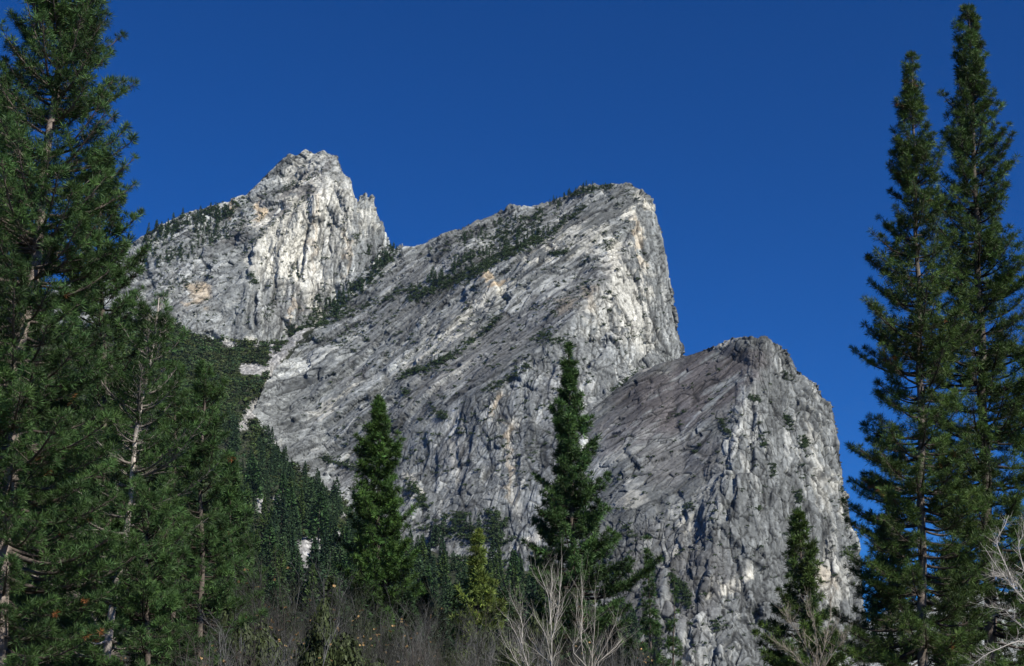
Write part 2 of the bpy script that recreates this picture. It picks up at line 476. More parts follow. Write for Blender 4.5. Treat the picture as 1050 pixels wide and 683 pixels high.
weather("mountain_peak", V, T, EDGE, (M_JOINT, (0.05, 0.3, 1.0), m_axis),
        dict(sky=M_sky, warp=8.0, tone=0.24,
             blocks=[[(280, 60, 9.0, 140), (170, 26, 6.0, 41), (75, 13, 2.8, 42), (30, 8, 1.2, 43), (420, 34, 0.8, 143)], [(190, 66, 8.0, 49), (90, 30, 5.0, 44), (44, 15, 2.3, 45), (20, 8, 1.1, 46), (300, 36, 0.8, 146)]],
             flutes=[[(200, 24, 1.2, 47)], [(170, 22, 1.4, 48)]],
             rough=lambda px, py, P: 1.0 - 0.55 * m_axis(px, py, P) * sstep(360, 420, py) - 0.35 * blob(px, py, 520, 360, 130, 26, 38),
             pale=[(490, 315, 62, 12, 35, 0.75), (553, 263, 16, 12, 20, 0.9), (585, 236, 22, 9, 30, 0.55), (630, 262, 9, 16, 30, 0.9), (654, 225, 8, 24, 5, 0.9), (640, 305, 22, 55, 12, 0.55), (600, 250, 30, 12, 32, 0.45), (652, 275, 8, 40, 0, 0.6), (655, 310, 16, 20, 0, 0.6),  # blobs on the right prow paint its sunlit faces paler
                   (612, 320, 20, 26, 0, 0.4), (660, 345, 14, 18, 0, 0.5), (470, 345, 22, 12, 35, 0.6), (430, 372, 26, 7, 40, 0.6), (345, 410, 30, 5, 35, 0.55), (510, 415, 5, 24, 0, 0.7), (470, 460, 8, 40, 5, 0.45), (522, 450, 6, 50, 0, 0.65),
                   (528, 500, 9, 34, 0, 0.5), (425, 500, 5, 14, 0, 0.8), (545, 555, 22, 6, 15, 0.6), (460, 390, 40, 6, 38, 0.35)],
             dark=[(530, 340, 130, 20, 37, 0.5), (440, 400, 60, 16, 37, 0.4), (365, 380, 18, 7, 40, 0.75), (370, 475, 50, 10, 30, 0.6), (470, 480, 18, 45, 10, 0.5), (430, 300, 90, 26, 30, 0.35), (560, 230, 60, 12, 32, 0.3), (575, 420, 22, 40, 0, 0.3), (450, 585, 60, 40, 0, 0.55)],  # lichen slabs; the small strong left patch paints shade under an overhang
             rust=[(508, 288, 8, 4, 30, 0.8), (512, 415, 3, 14, 0, 0.5), (520, 470, 3, 40, 0, 0.4), (655, 250, 3, 30, 0, 0.4), (605, 305, 7, 12, 20, 0.22), (580, 312, 12, 3, 20, 0.2)],
             darkcol=(0.165, 0.165, 0.165)),
        "middle granite peak with long slanting slabs and a sheer right edge")

# -- the lowest brother, right
L_sky = [(600, 425, 1955), (617, 411, 1960), (635, 396, 1965), (653, 381, 1965), (676, 373, 1958), (697, 366.6, 1960), (726, 358, 1935), (740.6, 350.5, 1920), (752, 346, 1908), (764, 344, 1900), (776, 346.5, 1896), (783, 344, 1895), (793, 350.5, 1900), (804, 358, 1908),
         (811, 369.5, 1905), (817, 381, 1900), (834, 393, 1895), (843, 408, 1890), (852, 415, 1885), (855, 435.5, 1875), (859, 453, 1860), (862, 476, 1845), (865, 500, 1830), (870, 533, 1800), (879.5, 551, 1790),
         (882, 590, 1760), (888, 646, 1720), (893, 683, 1700), (905, 745, 1660)]
L_out = L_sky + [(760, 745, 1500), (600, 745, 1600), (545, 690, 1690), (560, 600, 1770), (592, 510, 1850), (596, 460, 1905)]
L_rid = [[(783, 350, 1886), (778, 380, 1850), (762, 420, 1805), (752, 460, 1765), (738, 520, 1705), (722, 600, 1630), (705, 690, 1555)],
         [(830, 420, 1850), (835, 480, 1800), (838, 540, 1755), (835, 620, 1690), (830, 690, 1630)]]
L_in = [(690, 400, 1905), (660, 430, 1880), (640, 480, 1825), (700, 470, 1810), (640, 560, 1730), (680, 560, 1710), (620, 640, 1650), (650, 680, 1600), (790, 440, 1800), (790, 520, 1725), (790, 600, 1655), (800, 390, 1868), (770, 680, 1565)]
V, T = cage(L_out, L_in, L_rid)
V, T = add_back(V, T, L_sky, ((60, -30), (500, -1e9)))
L_JOINT = at(745, 352, 1915) - at(605, 450, 1900)
weather("mountain_peak", V, T, EDGE, (L_JOINT, (0.12, 0.35, 1.0), lambda px, py, P: np.maximum(sstep(-20, 30, px - np.interp(py, [340, 420, 520, 690], [775, 745, 715, 660])), sstep(500, 560, py + 0.25 * (px - 640)))),
        dict(sky=L_sky, warp=7.0, tone=0.178,
             blocks=[[(190, 60, 4.5, 60), (90, 26, 1.6, 61), (40, 13, 0.8, 62), (300, 40, 0.6, 160)], [(140, 54, 6.5, 69), (75, 28, 4.2, 64), (36, 15, 2.2, 65), (18, 8, 1.2, 66), (240, 34, 0.8, 166)]],
             flutes=[[(140, 18, 0.6, 67)], [(160, 24, 1.4, 68)]],
             rough=lambda px, py, P: 1.0 - 0.5 * blob(px, py, 705, 410, 80, 42, 25),
             pale=[(640, 395, 40, 4, 35, 0.5), (838, 480, 7, 50, 8, 0.35), (745, 596, 26, 7, 22, 0.75), (742, 350, 18, 3, 18, 0.6), (640, 512, 22, 6, 20, 0.4), (850, 600, 12, 40, 0, 0.35), (832, 590, 8, 14, 0, 0.4), (700, 535, 6, 10, 0, 0.5), (695, 560, 5, 9, 0, 0.5), (862, 510, 5, 26, 8, 0.5)],
             dark=[(705, 400, 78, 36, 22, 0.85), (650, 440, 44, 24, 28, 0.5), (760, 375, 30, 20, 0, 0.7), (700, 470, 40, 26, 15, 0.4), (690, 600, 60, 60, 0, 0.3)],
             rust=[(845, 592, 9, 15, 0, 0.3)],
             darkcol=(0.125, 0.113, 0.112)),
        "lowest grey granite peak with a dark smooth slab on its left")

# -- a distant cliff seen low between the right hand pines
F_sky = [(850, 660, 3300), (885, 640, 3300), (915, 622, 3300), (960, 610, 3320), (1000, 600, 3350), (1050, 612, 3400), (1120, 596, 3400), (1250, 610, 3400)]
V, T = cage(F_sky + [(1250, 738, 2900), (850, 738, 2900)], [(960, 660, 3150), (1060, 670, 3150)])
V, T = add_back(V, T, F_sky, ((80, -40), (500, -1e9)))
weather("distant_cliff", V, T, lambda P: 6.0, ((1, 0, 0.3), (0, 0.2, 1.0), lambda px, py, P: np.full(len(px), 0.6)),
        dict(sky=F_sky, warp=8, tone=0.36, blocks=[[(60, 20, 5, 5)], [(60, 16, 5, 6)]], flutes=[[(90, 20, 3, 7)], [(90, 20, 3, 8)]]),
        "low pale cliff glimpsed between the trunks of the tall right pines")

# ------------------------------------------------------------------ valley floor and the forested talus
TAL_top = [(-500, 330, 2560), (-200, 330, 2560), (20, 330, 2560), (110, 335, 2560), (165, 325, 2570), (200, 345, 2565), (235, 352, 2560), (285, 350, 2545), (325, 333, 2570), (360, 303, 2620), (400, 268, 2700)]
TAL_out = TAL_top + [(372, 298, 2575), (345, 325, 2510), (318, 350, 2455), (290, 384, 2385), (264, 425, 2285), (275, 455, 2205), (305, 482, 2130), (350, 513, 2060), (400, 552, 1955), (445, 566, 1870), (480, 575, 1810), (560, 592, 1730), (640, 640, 1640),
                     (700, 700, 1560), (790, 712, 1520), (900, 716, 1560), (1100, 718, 1500), (1500, 722, 1400), (1500, 735, 900), (525, 735, 500), (-500, 735, 600)]
TAL_in = [(100, 450, 1900), (200, 450, 1900), (240, 400, 2240), (200, 390, 2260), (280, 500, 1780), (330, 550, 1580), (250, 550, 1450), (150, 600, 1100), (300, 620, 1050), (420, 600, 1480), (430, 655, 1000), (560, 665, 1100), (-200, 500, 1500), (650, 708, 1150), (0, 400, 2100)]
V, T = cage(TAL_out, TAL_in, [[(318, 342, 2510), (300, 358, 2465), (282, 372, 2425), (275, 400, 2370), (258, 418, 2300), (248, 435, 2230)]])
V, T = add_back(V, T, TAL_top, ((100, 10), (500, 30)))
V, T = refine(V, T, lambda P: np.where((np.abs(topx(P)[0] - 295) < 75) & (P[:, 1] > 900), 4.5, np.where(np.abs(P[:, 0] + 100) < 900, np.where(P[:, 1] > 1500, 12.0, 18.0), 40.0)))
V = relax(V, T, 6)
tp = V.copy(); tpx, tpy = topx(tp)
V[:, 2] += 5.0 * fbm(tp / 70.0, 4, 201) * sstep(400, 900, tp[:, 1]) + 1.6 * fbm(tp / 13.0, 3, 203) * sstep(600, 1100, tp[:, 1])
def scree(px, py):
    """how bare and rocky the talus is at a place (0..1): the pale gully and the small outcrops between the trees"""
    gx = np.interp(py, [330, 345, 360, 375, 400, 415, 435], [322, 306, 290, 281, 277, 261, 248])
    gw = np.interp(py, [330, 350, 375, 400, 435], [3, 6, 6, 8, 6])
    s = (1 - sstep(0.6, 1.5, np.abs(px - gx) / gw)) * sstep(326, 336, py) * (1 - sstep(436, 446, py))
    for (cx, cy, rx, ry) in ((316, 562, 13, 12), (311, 590, 6, 26), (279, 360, 3, 12), (259, 378, 15, 7), (266, 515, 4, 12), (284, 520, 3, 14), (235, 351, 10, 5), (350, 528, 5, 4), (346, 548, 4, 6), (262, 352, 4, 4)):
        s = np.maximum(s, blob(px, py, cx, cy, rx, ry, 0))
    return s
sc = scree(tpx + 5 * fbm(tp / 18.0, 4, 211, 0.6), tpy + 5 * fbm(tp / 18.0, 4, 212, 0.6))
sc = sstep(0.35, 0.6, sc + 0.5 * fbm(tp / 9.0, 3, 213, 0.6))
dirt = np.array([0.036, 0.042, 0.026]) * (1 + 0.5 * fbm(tp / 30.0, 4, 205))[:, None]
rockc = np.array([0.27, 0.27, 0.26]) * np.exp(1.3 * fbm(tp / [5.0, 5.0, 14.0], 3, 206, 0.65))[:, None]
tc_ = dirt * (1 - sc[:, None]) + rockc * sc[:, None]
V[:, 2] += sc * (7.0 * np.abs(fbm(tp / 12.0, 3, 207)) + 0.5)
tal = link("talus_slope", mesh_from("talus_slope", V, T, M_SOIL, np.clip(tc_, 0.02, 0.7)))
tag(tal, "wooded slope of rubble climbing to the foot of the cliffs", "slope", None, "structure")
bvh_of(tal)
print("talus", len(V), round(time.time() - T0, 1))

gr = np.linspace(0, 1, 60) ** 2 * 12000
ga = np.linspace(0, 2 * math.pi, 73)[:-1]
GV = [[0, 0, 0]] + [[r * math.cos(a), r * math.sin(a), 0] for r in gr[1:] for a in ga]
GF = [[0, 1 + k, 1 + (k + 1) % 72, 1 + (k + 1) % 72] for k in range(72)]
for i in range(58):
    for k in range(72):
        a, b = 1 + i * 72 + k, 1 + i * 72 + (k + 1) % 72
        GF.append([a, a + 72, b + 72, b])
GT = np.array([[f[0], f[1], f[2]] for f in GF] + [[f[0], f[2], f[3]] for f in GF if f[2] != f[3]])
GV = np.array(GV, float)
gcol = np.array([0.13, 0.115, 0.06]) * (1 + 0.3 * fbm(GV / 40.0, 3, 301))[:, None]
tag(link("ground", mesh_from("ground", GV, GT, M_SOIL, gcol)), "dry grassy valley floor under the trees", "ground", None, "structure")
# ------------------------------------------------------------------ trees
def rng(seed):
    return np.random.default_rng(seed)

def unit(a):
    return a / (np.linalg.norm(a, axis=-1, keepdims=True) + 1e-9)

def tube(path, rad, sides=6, twist=0.0):
    """tapered tube along a path: vertices, quads"""
    path = np.asarray(path, float); rad = np.asarray(rad, float)
    t = unit(np.gradient(path, axis=0))
    up = np.array([0, 0, 1.0]) if abs(t[0][2]) < 0.8 else np.array([0, 1.0, 0])
    a = unit(np.cross(t, up)); b = np.cross(t, a)
    an = np.linspace(0, 2 * math.pi, sides, endpoint=False) + twist
    V = path[:, None] + rad[:, None, None] * (np.cos(an)[None, :, None] * a[:, None] + np.sin(an)[None, :, None] * b[:, None])
    n = len(path)
    i = np.arange(n - 1)[:, None] * sides; k = np.arange(sides)[None]
    k2 = (k + 1) % sides
    Q = np.stack([i + k, i + k2, i + sides + k2, i + sides + k], -1).reshape(-1, 4)
    return V.reshape(-1, 3), Q

class Bag:
    """collects pieces of ONE part"""
    def __init__(self): self.V, self.F, self.C, self.n = [], [], [], 0
    def add(self, V, F, c):
        self.V.append(V); self.F.append(np.asarray(F) + self.n)
        c = np.asarray(c, float)
        self.C.append(np.broadcast_to(c, (len(V), 3)) if c.ndim == 1 else c)
        self.n += len(V)
    def mesh(self, name, mat, smooth=False):
        return mesh_from(name, np.concatenate(self.V), np.concatenate(self.F), mat, np.concatenate(self.C), smooth)

def twigs(A, B, ra, rb):
    """many straight three-sided twigs at once from A to B: vertices, quads"""
    A = np.asarray(A, float); B = np.asarray(B, float)
    t = unit(B - A)
    ref = np.where(np.abs(t[:, 2:3]) < 0.9, np.array([[0, 0, 1.0]]), np.array([[1.0, 0, 0]]))
    a = unit(np.cross(t, ref)); b = np.cross(t, a)
    V = []
    for (P, r) in ((A, ra), (B, rb)):
        r = np.broadcast_to(np.asarray(r, float), (len(A),))[:, None]
        for k in range(3):
            an = 2 * math.pi * k / 3
            V.append(P + r * (math.cos(an) * a + math.sin(an) * b))
    V = np.stack(V, 1).reshape(-1, 3)
    i = np.arange(len(A))[:, None] * 6
    Q = np.concatenate([i + np.array([[0, 1, 4, 3]]), i + np.array([[1, 2, 5, 4]]), i + np.array([[2, 0, 3, 5]])])
    return V, Q

def needles(P, A, size, blades, width, R, spread=0.95):
    """a brush of needle blades at every point P along axis A: vertices, quads (each blade a narrow kite)"""
    n = len(P)
    d = unit(R.normal(size=(n, blades, 3)))
    d = unit(A[:, None] * 0.75 + d * spread)
    L = size[:, None, None] * R.uniform(0.65, 1.15, (n, blades, 1))
    s = unit(np.cross(d, R.normal(size=(n, blades, 3))))
    W = width * size[:, None, None]
    b = P[:, None] + d * L * 0.06
    m = P[:, None] + d * L * 0.5
    t = P[:, None] + d * L
    V = np.stack([b, m + s * W, t, m - s * W], 2).reshape(-1, 3)
    Q = np.arange(n * blades * 4).reshape(-1, 4)
    return V, Q

GREEN = np.array([0.039, 0.086, 0.028])

def trunk_line(pts, Y, lean_y=0.0):
    """world points of a trunk seen at the pixels pts (bottom first) at distance Y, taken down to the ground"""
    P = at([p[0] for p in pts], [p[1] for p in pts], np.full(len(pts), float(Y)))
    d = (P[0] - P[1]) / (P[1][2] - P[0][2])
    if P[0][2] > 0.02:
        g = P[0] + d * (P[0][2] + 0.1)
        P = np.concatenate([[g], P])
    z = np.linspace(P[0][2], P[-1][2], 60)
    return np.stack([np.interp(z, P[:, 2], P[:, k]) for k in range(3)], 1)

def pine(name, label, line, R0, crown0, seed, r_base=0.4, dens=1.0, profile=None, tuft=0.42, blades=12, gap=0.16, green=GREEN, rise=0.15, whorl=0.55, brown=0.01,
         barkc=(0.12, 0.10, 0.085), group=None, cat="pine tree", vis=None, lim_dead=0, width=0.085, kink=0.0):
    """a pine: trunk, limbs, needle brushes (and brown dead brushes), each a part of its own. line: the trunk's points from the ground up; R0: widest reach of the limbs;
    crown0: height where the green begins; profile(t) 0..1 from the crown's foot to its tip"""
    R = rng(seed)
    base = line[0].copy(); line = line - base
    H = line[-1][2]
    zz = line[:, 2]
    axis = lambda z: np.stack([np.interp(z, zz, line[:, k]) for k in range(3)], -1)
    prof = profile or (lambda t: (1 - t) ** 0.75 * (0.55 + 0.45 * min(1.0, t * 5 + 0.2)))
    root = link(name, None, None, base)
    tag(root, label, cat, group)
    tk = Bag()
    rr = r_base * np.clip(1 - zz / H, 0, 1) ** 0.8 + 0.02
    rr[0] *= 1.35
    wl = line + np.stack([0.05 * np.sin(zz * 0.9 + seed), 0.05 * np.cos(zz * 0.7), 0 * zz], 1)
    V, Q = tube(wl, rr, 10)
    bc = np.array(barkc) * np.exp(0.35 * fbm(np.stack([V[:, 0] * 4, V[:, 1] * 4, V[:, 2] * 0.8], 1), 3, seed))[:, None]
    tk.add(V, Q, bc)
    limb = Bag(); P, A, S, K = [], [], [], []
    dP, dA = [], []
    z = crown0 * 0.75
    lobes = R.uniform(0, 2 * math.pi, 3)
    while z < H - 0.25:
        t = (z - crown0) / (H - crown0)
        nb = R.integers(3, 6) if t < 0.93 else 3
        a0 = R.uniform(0, 2 * math.pi)
        sector = 1 + 0.16 * perlin(np.array([[z * 0.35, seed, 0.5]]), seed)[0] * 2
        for b in range(nb):
            a = a0 + 2 * math.pi * b / nb + R.uniform(-0.5, 0.5)
            if t < 0:
                if R.random() > 0.35: continue
                L = R0 * R.uniform(0.12, 0.35); bare = True
            else:
                if R.random() < gap + 0.16 * max(t, 0): continue
                lump = 1 + 0.36 * perlin(np.array([[math.cos(a) * 1.2 + 7, math.sin(a) * 1.2, z * 0.22 + seed * 3.1]]), seed + 5)[0] * 2
                L = max(0.3, R0 * prof(t) * R.uniform(0.62, 1.15) * sector * lump); bare = R.random() < 0.03; L = L * (0.6 if bare else 1)
            el = rise + 0.75 * max(t, 0) ** 1.5 - 0.28 * (1 - max(t, 0)) + R.uniform(-0.15, 0.15)
            h = np.array([math.cos(a), math.sin(a), 0])
            n = 7
            q = np.linspace(0, 1, n)
            sag = -0.10 * L * np.sin(q * math.pi) + 0.16 * L * q ** 2.5
            o = axis(np.array(z + R.uniform(-0.2, 0.2)))
            side = np.array([-h[1], h[0], 0]) * R.uniform(-0.12, 0.12) * L
            path = o + h * (L * q * math.cos(el))[:, None] + side * (q ** 2)[:, None] + np.array([0, 0, 1.0]) * (L * q * math.sin(el) + sag)[:, None]
            r0 = min(0.022 * L + 0.012, r_base * 0.45)
            V, Q = tube(path, r0 * (1 - 0.85 * q), 4)
            limb.add(V, Q, np.array(barkc) * (0.42 if not bare else 1.1) * R.uniform(0.7, 1.2))
            if bare:
                if L > 0.8:
                    m = R.integers(2, 6); k = R.uniform(0.4, 1, m)
                    A0 = np.stack([np.interp(k, q, path[:, c]) for c in range(3)], 1)
                    B0 = A0 + unit(h + R.normal(size=(m, 3)) * 0.7) * L * 0.25 * R.uniform(0.5, 1.2, (m, 1))
                    V, Q = twigs(A0, B0, 0.012, 0.005); limb.add(V, Q, np.array(barkc) * 1.3)
                continue
            # side shoots
            m = max(2, int((L * 5.2 + 1.5) * dens))
            k = R.uniform(0.22 if t < 0.5 else 0.08, 1.0, m) ** 0.85
            o2 = np.stack([np.interp(k, q, path[:, c]) for c in range(3)], 1)
            tang = np.stack([np.interp(k, q, np.gradient(path[:, c])) for c in range(3)], 1); tang = unit(tang)
            lat = unit(np.cross(tang, [0, 0, 1.0])) * R.choice([-1, 1], (m, 1))
            sl = (0.10 + 0.34 * L * (1.05 - k) * R.uniform(0.4, 1.1, m) + 0.12 * R.random(m))[:, None]
            dirs = unit(tang * R.uniform(0.3, 0.9, (m, 1)) + lat * R.uniform(0.2, 1.0, (m, 1)) + np.array([0, 0, 1.0]) * R.uniform(-0.15, 0.55, (m, 1)))
            e2 = o2 + dirs * sl
            V, Q = twigs(o2, e2, 0.012, 0.006); limb.add(V, Q, np.array(barkc) * 0.7)
            ax = unit(dirs + np.array([0, 0, 0.45]))
            tone = R.uniform(0.55, 1.6) * np.exp(R.normal(0, 0.25, m))
            P.append(e2); A.append(ax); S.append(tuft * R.uniform(0.7, 1.2, m)); K.append(tone)
            if R.random() < 0.7:                       # a second brush part of the way along longer shoots
                lo = sl[:, 0] > 0.45
                if lo.any():
                    P.append((o2 + dirs * sl * 0.55)[lo]); A.append(ax[lo]); S.append(tuft * R.uniform(0.6, 1.0, lo.sum())); K.append(tone[lo])
            P.append(path[-1:]); A.append(unit(tang[-1:] + [0, 0, 0.4])); S.append(np.array([tuft * 1.1])); K.append(np.array([1.1]))
            if R.random() < brown * 2.5:
                g_ = R.integers(0, max(1, m - 3)); dP.append(e2[g_:g_ + 3]); dA.append(ax[g_:g_ + 3])
        z += whorl * R.uniform(0.6, 1.3) * (0.65 + 0.35 * (1 - max(t, 0)))
    P.append(line[-1:]); A.append(np.array([[0, 0, 1.0]])); S.append(np.array([tuft])); K.append(np.array([1.0]))
    P, A, S, K = np.concatenate(P), np.concatenate(A), np.concatenate(S), np.concatenate(K)
    V, Q = needles(P, A, S, blades, width, R)
    hue = R.uniform(0, 1, len(P))
    c = green * K[:, None] * (1 + np.stack([0.35 * hue, 0.12 * hue, -0.1 * hue], 1))
    c = np.repeat(c, blades * 4, 0)
    link("trunk", tk.mesh("trunk", M_BARK, True), root)
    link("limbs", limb.mesh("limbs", M_BARK), root)
    link("needles", mesh_from("needles", V, Q, M_NEEDLE, c), root)
    if dP:
        dP, dA = np.concatenate(dP), np.concatenate(dA)
        V, Q = needles(dP, dA * [1, 1, -0.6], np.full(len(dP), tuft * 0.7), blades * 2, width, R, 0.8)
        link("dead_needles", mesh_from("dead_needles", V, Q, M_NEEDLE, np.repeat(np.array([0.30, 0.125, 0.05]) * R.uniform(0.4, 1.3, (len(dP), 1)), blades * 8, 0)), root)
    return root

def narrow(t): return (1 - t) ** 0.85 * (0.6 + 0.4 * min(1, t * 6))

# the two great pines at the left edge and the group beside them
FLAT = lambda p, foot=0.8: (lambda t: (1 - t) ** p * (foot + (1 - foot) * min(1, t * 4)))
NEAR = dict(blades=26, width=0.034)
pine("pine_tree", "huge dark pine filling the left edge, its top out of view", trunk_line([(8, 520), (18, 380), (35, 270), (55, 110), (66, 0), (72, -150)], 48), 4.3, 2.0, 11, 0.30, 2.3, FLAT(0.5), 0.29, gap=0.12,
     barkc=(0.26, 0.22, 0.19), brown=0.02, whorl=0.36, **NEAR)
pine("pine_tree", "second tall dark pine at the left edge, seen through the limbs of the huge one", trunk_line([(112, 683), (106, 400), (100, 150)], 64), 4.0, 1.5, 16, 0.28, 1.9, FLAT(0.55), 0.34, gap=0.1, brown=0.006, whorl=0.45, blades=20, width=0.045)
pine("pine_tree", "slender leaning pine with a bare pale trunk beside the huge left pine", trunk_line([(108, 683), (125, 570), (140, 450), (155, 360), (163, 305)], 56), 3.5, 1.0, 12, 0.17, 1.7, FLAT(0.4), 0.29, gap=0.32,
     barkc=(0.42, 0.38, 0.34), brown=0.008, whorl=0.42, **NEAR)
pine("pine_tree", "bushy pine with a blunt top right of the leaning pale trunk", trunk_line([(206, 683), (206, 500), (210, 378)], 62), 2.5, 0.6, 13, 0.16, 2.0, FLAT(0.5), 0.30, gap=0.12, brown=0.006, whorl=0.42, **NEAR)
pine("pine_tree", "short young pine between the leaning pale trunk and the bushy pine", trunk_line([(176, 683), (180, 375)], 68), 2.7, 0.6, 14, 0.14, 1.9, FLAT(0.55), 0.30, gap=0.12, brown=0.004, whorl=0.42, **NEAR)
pine("pine_tree", "low dark pine under the limbs of the huge left pine", trunk_line([(40, 690), (46, 400)], 60), 3.6, 0.5, 15, 0.17, 2.0, FLAT(0.5), 0.31, gap=0.1, brown=0.004, whorl=0.42, **NEAR)
pine("pine_tree", "lowest pine of the left group, at the foot of the leaning pale trunk", trunk_line([(150, 690), (152, 500)], 52), 2.6, 0.3, 17, 0.12, 1.9, FLAT(0.5), 0.29, gap=0.12, brown=0.004, whorl=0.4, **NEAR)
pine("pine_tree", "dark pine behind the bushy pine, where the left group ends", trunk_line([(238, 690), (236, 470)], 92), 2.9, 0.6, 18, 0.18, 1.2, FLAT(0.6), 0.5, gap=0.14, brown=0.004, whorl=0.5, blades=18, width=0.05)
pine("pine_tree", "tall dark pine behind the huge left pine, cut by the left edge", trunk_line([(2, 690), (4, 80)], 72), 4.6, 1.0, 19, 0.28, 1.4, FLAT(0.6), 0.45, gap=0.08, brown=0.004, whorl=0.45, blades=20, width=0.045)
# the ones in front of the cliffs
MID = dict(blades=20, width=0.055)
pine("pine_tree", "dense cone shaped pine before the foot of the middle peak", trunk_line([(386, 690), (389, 409)], 160), 7.0, 0.8, 21, 0.42, 1.1, FLAT(0.72, 0.85), 0.66, gap=0.12, green=GREEN * np.array([1.15, 1.15, 0.9]), brown=0.0, whorl=0.6, **MID)
pine("pine_tree", "tall straight pine standing alone before the middle of the cliffs", trunk_line([(590, 700), (583, 354)], 155), 7.9, 2.5, 22, 0.42, 1.1, FLAT(0.9, 0.85), 0.66, gap=0.12, brown=0.008, whorl=0.6, **MID)
pine("pine_tree", "small yellow green conifer between the two cone shaped pines", trunk_line([(489, 690), (490, 545)], 112), 3.3, 1.0, 23, 0.16, 1.1, FLAT(0.72), 0.45, gap=0.14, green=np.array([0.105, 0.160, 0.040]), brown=0.0, whorl=0.42, rise=0.45, blades=18, width=0.07)
pine("pine_tree", "loose open pine in front of the lowest grey peak", trunk_line([(826, 690), (819, 523)], 130), 4.6, 1.5, 24, 0.24, 1.1, FLAT(0.75), 0.58, gap=0.14, green=GREEN * np.array([1.3, 1.1, 0.9]), brown=0.008, whorl=0.5, **MID)
pine("pine_tree", "thin dark spire conifer at the left foot of the lowest grey peak", trunk_line([(668, 690), (664, 552)], 190), 1.5, 3.0, 25, 0.2, 1.0, FLAT(0.7), 0.6, gap=0.25, brown=0.0, whorl=0.7, **MID)
pine("pine_tree", "thin broken spire conifer right of the thin dark spire", trunk_line([(690, 690), (692, 596)], 200), 1.7, 3.0, 26, 0.2, 0.7, FLAT(0.7), 0.6, gap=0.45, brown=0.0, whorl=0.9, **MID)
# the tall pair on the right and their neighbours
pine("pine_tree", "tall narrow pine, left one of the right hand pair, orange dead sprays near its top", trunk_line([(946, 683), (944, 400), (935, 57)], 72), 4.6, 1.0, 31, 0.25, 1.9, FLAT(0.72), 0.33, gap=0.12, green=GREEN * np.array([1.2, 1.05, 0.85]), brown=0.03, whorl=0.42, barkc=(0.17, 0.145, 0.125), **NEAR)
pine("pine_tree", "tallest right hand pine with a sharp dense tip", trunk_line([(1017, 683), (1008, 400), (993, 13)], 78), 5.5, 2.0, 32, 0.36, 1.9, lambda t: (1 - t) ** 0.58 * (0.78 + 0.22 * t), 0.34, gap=0.10, green=GREEN * np.array([1.15, 1.05, 0.85]), brown=0.006, whorl=0.42, barkc=(0.13, 0.112, 0.10), **NEAR)
pine("pine_tree", "pine at the right edge whose limbs reach into view", trunk_line([(1084, 683), (1078, 130)], 84), 4.0, 2.0, 33, 0.36, 1.3, FLAT(0.6), 0.44, gap=0.12, brown=0.003, whorl=0.45, **NEAR)
pine("pine_tree", "short dark pine behind the trunks of the right hand pair", trunk_line([(912, 690), (914, 520)], 95), 2.9, 0.6, 34, 0.2, 1.3, FLAT(0.55), 0.46, gap=0.1, brown=0.006, whorl=0.45, blades=18, width=0.05)
pine("pine_tree", "low dark pine at the foot of the tallest right hand pine", trunk_line([(978, 690), (976, 560)], 90), 2.6, 0.5, 35, 0.18, 1.2, FLAT(0.5), 0.46, gap=0.14, brown=0.006, whorl=0.45, blades=18, width=0.05)
print("pines", round(time.time() - T0, 1))

# ------------------------------------------------------------------ trees and brush of the cliffs and the slope
def far_conifer(seed, blades, lean=0.0, wid=0.17):
    """a distant conifer one metre tall: trunk and crown (vertices, quads, colours each)"""
    R = rng(seed)
    V1, Q1 = tube(np.array([[0, 0, -0.12], [lean * 0.3, 0, 0.35], [lean, 0, 0.98]]), np.array([0.014, 0.011, 0.002]), 5)
    t = R.random(blades) ** 0.8
    t = 0.10 + 0.90 * t
    a = R.uniform(0, 2 * math.pi, blades)
    lump = 1 + 0.5 * perlin(np.stack([np.cos(a) * 1.3, np.sin(a) * 1.3, t * 7 + seed * 5.3], 1), seed) * 2
    r = wid * (1 - t) ** 0.7 * lump * np.sqrt(R.uniform(0.15, 1, blades))
    P = np.stack([r * np.cos(a) + lean * t, r * np.sin(a), t - r * 0.25], 1)
    out = np.stack([np.cos(a), np.sin(a), 0.1 + 0 * a], 1)
    d = unit(out + R.normal(size=(blades, 3)) * 0.45)
    s = unit(np.cross(d, R.normal(size=(blades, 3))))
    L = (0.045 + 0.35 * wid * (1 - t))[:, None] * R.uniform(0.6, 1.3, (blades, 1)) * (500 / blades) ** 0.25
    V2 = np.stack([P - d * L * 0.5, P + s * L * 0.28, P + d * L * 0.6, P - s * L * 0.28], 1).reshape(-1, 3)
    c = np.repeat(np.exp(R.normal(0, 0.28, blades)), 4)
    return V1, Q1, V2, np.arange(blades * 4).reshape(-1, 4), c

def leafy(seed, leaves, flat=0.8):
    """a rounded broadleaf crown about one metre across, of loose leaf sprays in uneven lobes"""
    R = rng(seed)
    lob = R.normal(size=(7, 3)) * [0.26, 0.26, 0.16] + [0, 0, 0.4]
    lr = R.uniform(0.16, 0.30, 7)
    k = R.integers(0, 7, leaves)
    d = unit(R.normal(size=(leaves, 3)))
    P = lob[k] + d * (lr[k] * R.uniform(0.6, 1.05, leaves))[:, None] * [1, 1, flat]
    s = unit(np.cross(d, R.normal(size=(leaves, 3)))); u = unit(np.cross(s, d) + d * R.normal(size=(leaves, 1)) * 0.5)
    L = R.uniform(0.05, 0.10, (leaves, 1)) * (160 / leaves) ** 0.4
    V = np.stack([P - u * L, P + s * L * 0.7, P + u * L, P - s * L * 0.7], 1).reshape(-1, 3)
    return V, np.arange(leaves * 4).reshape(-1, 4), np.repeat(np.exp(R.normal(0, 0.25, leaves)) * (0.85 + 0.1 * k / 7), 4)

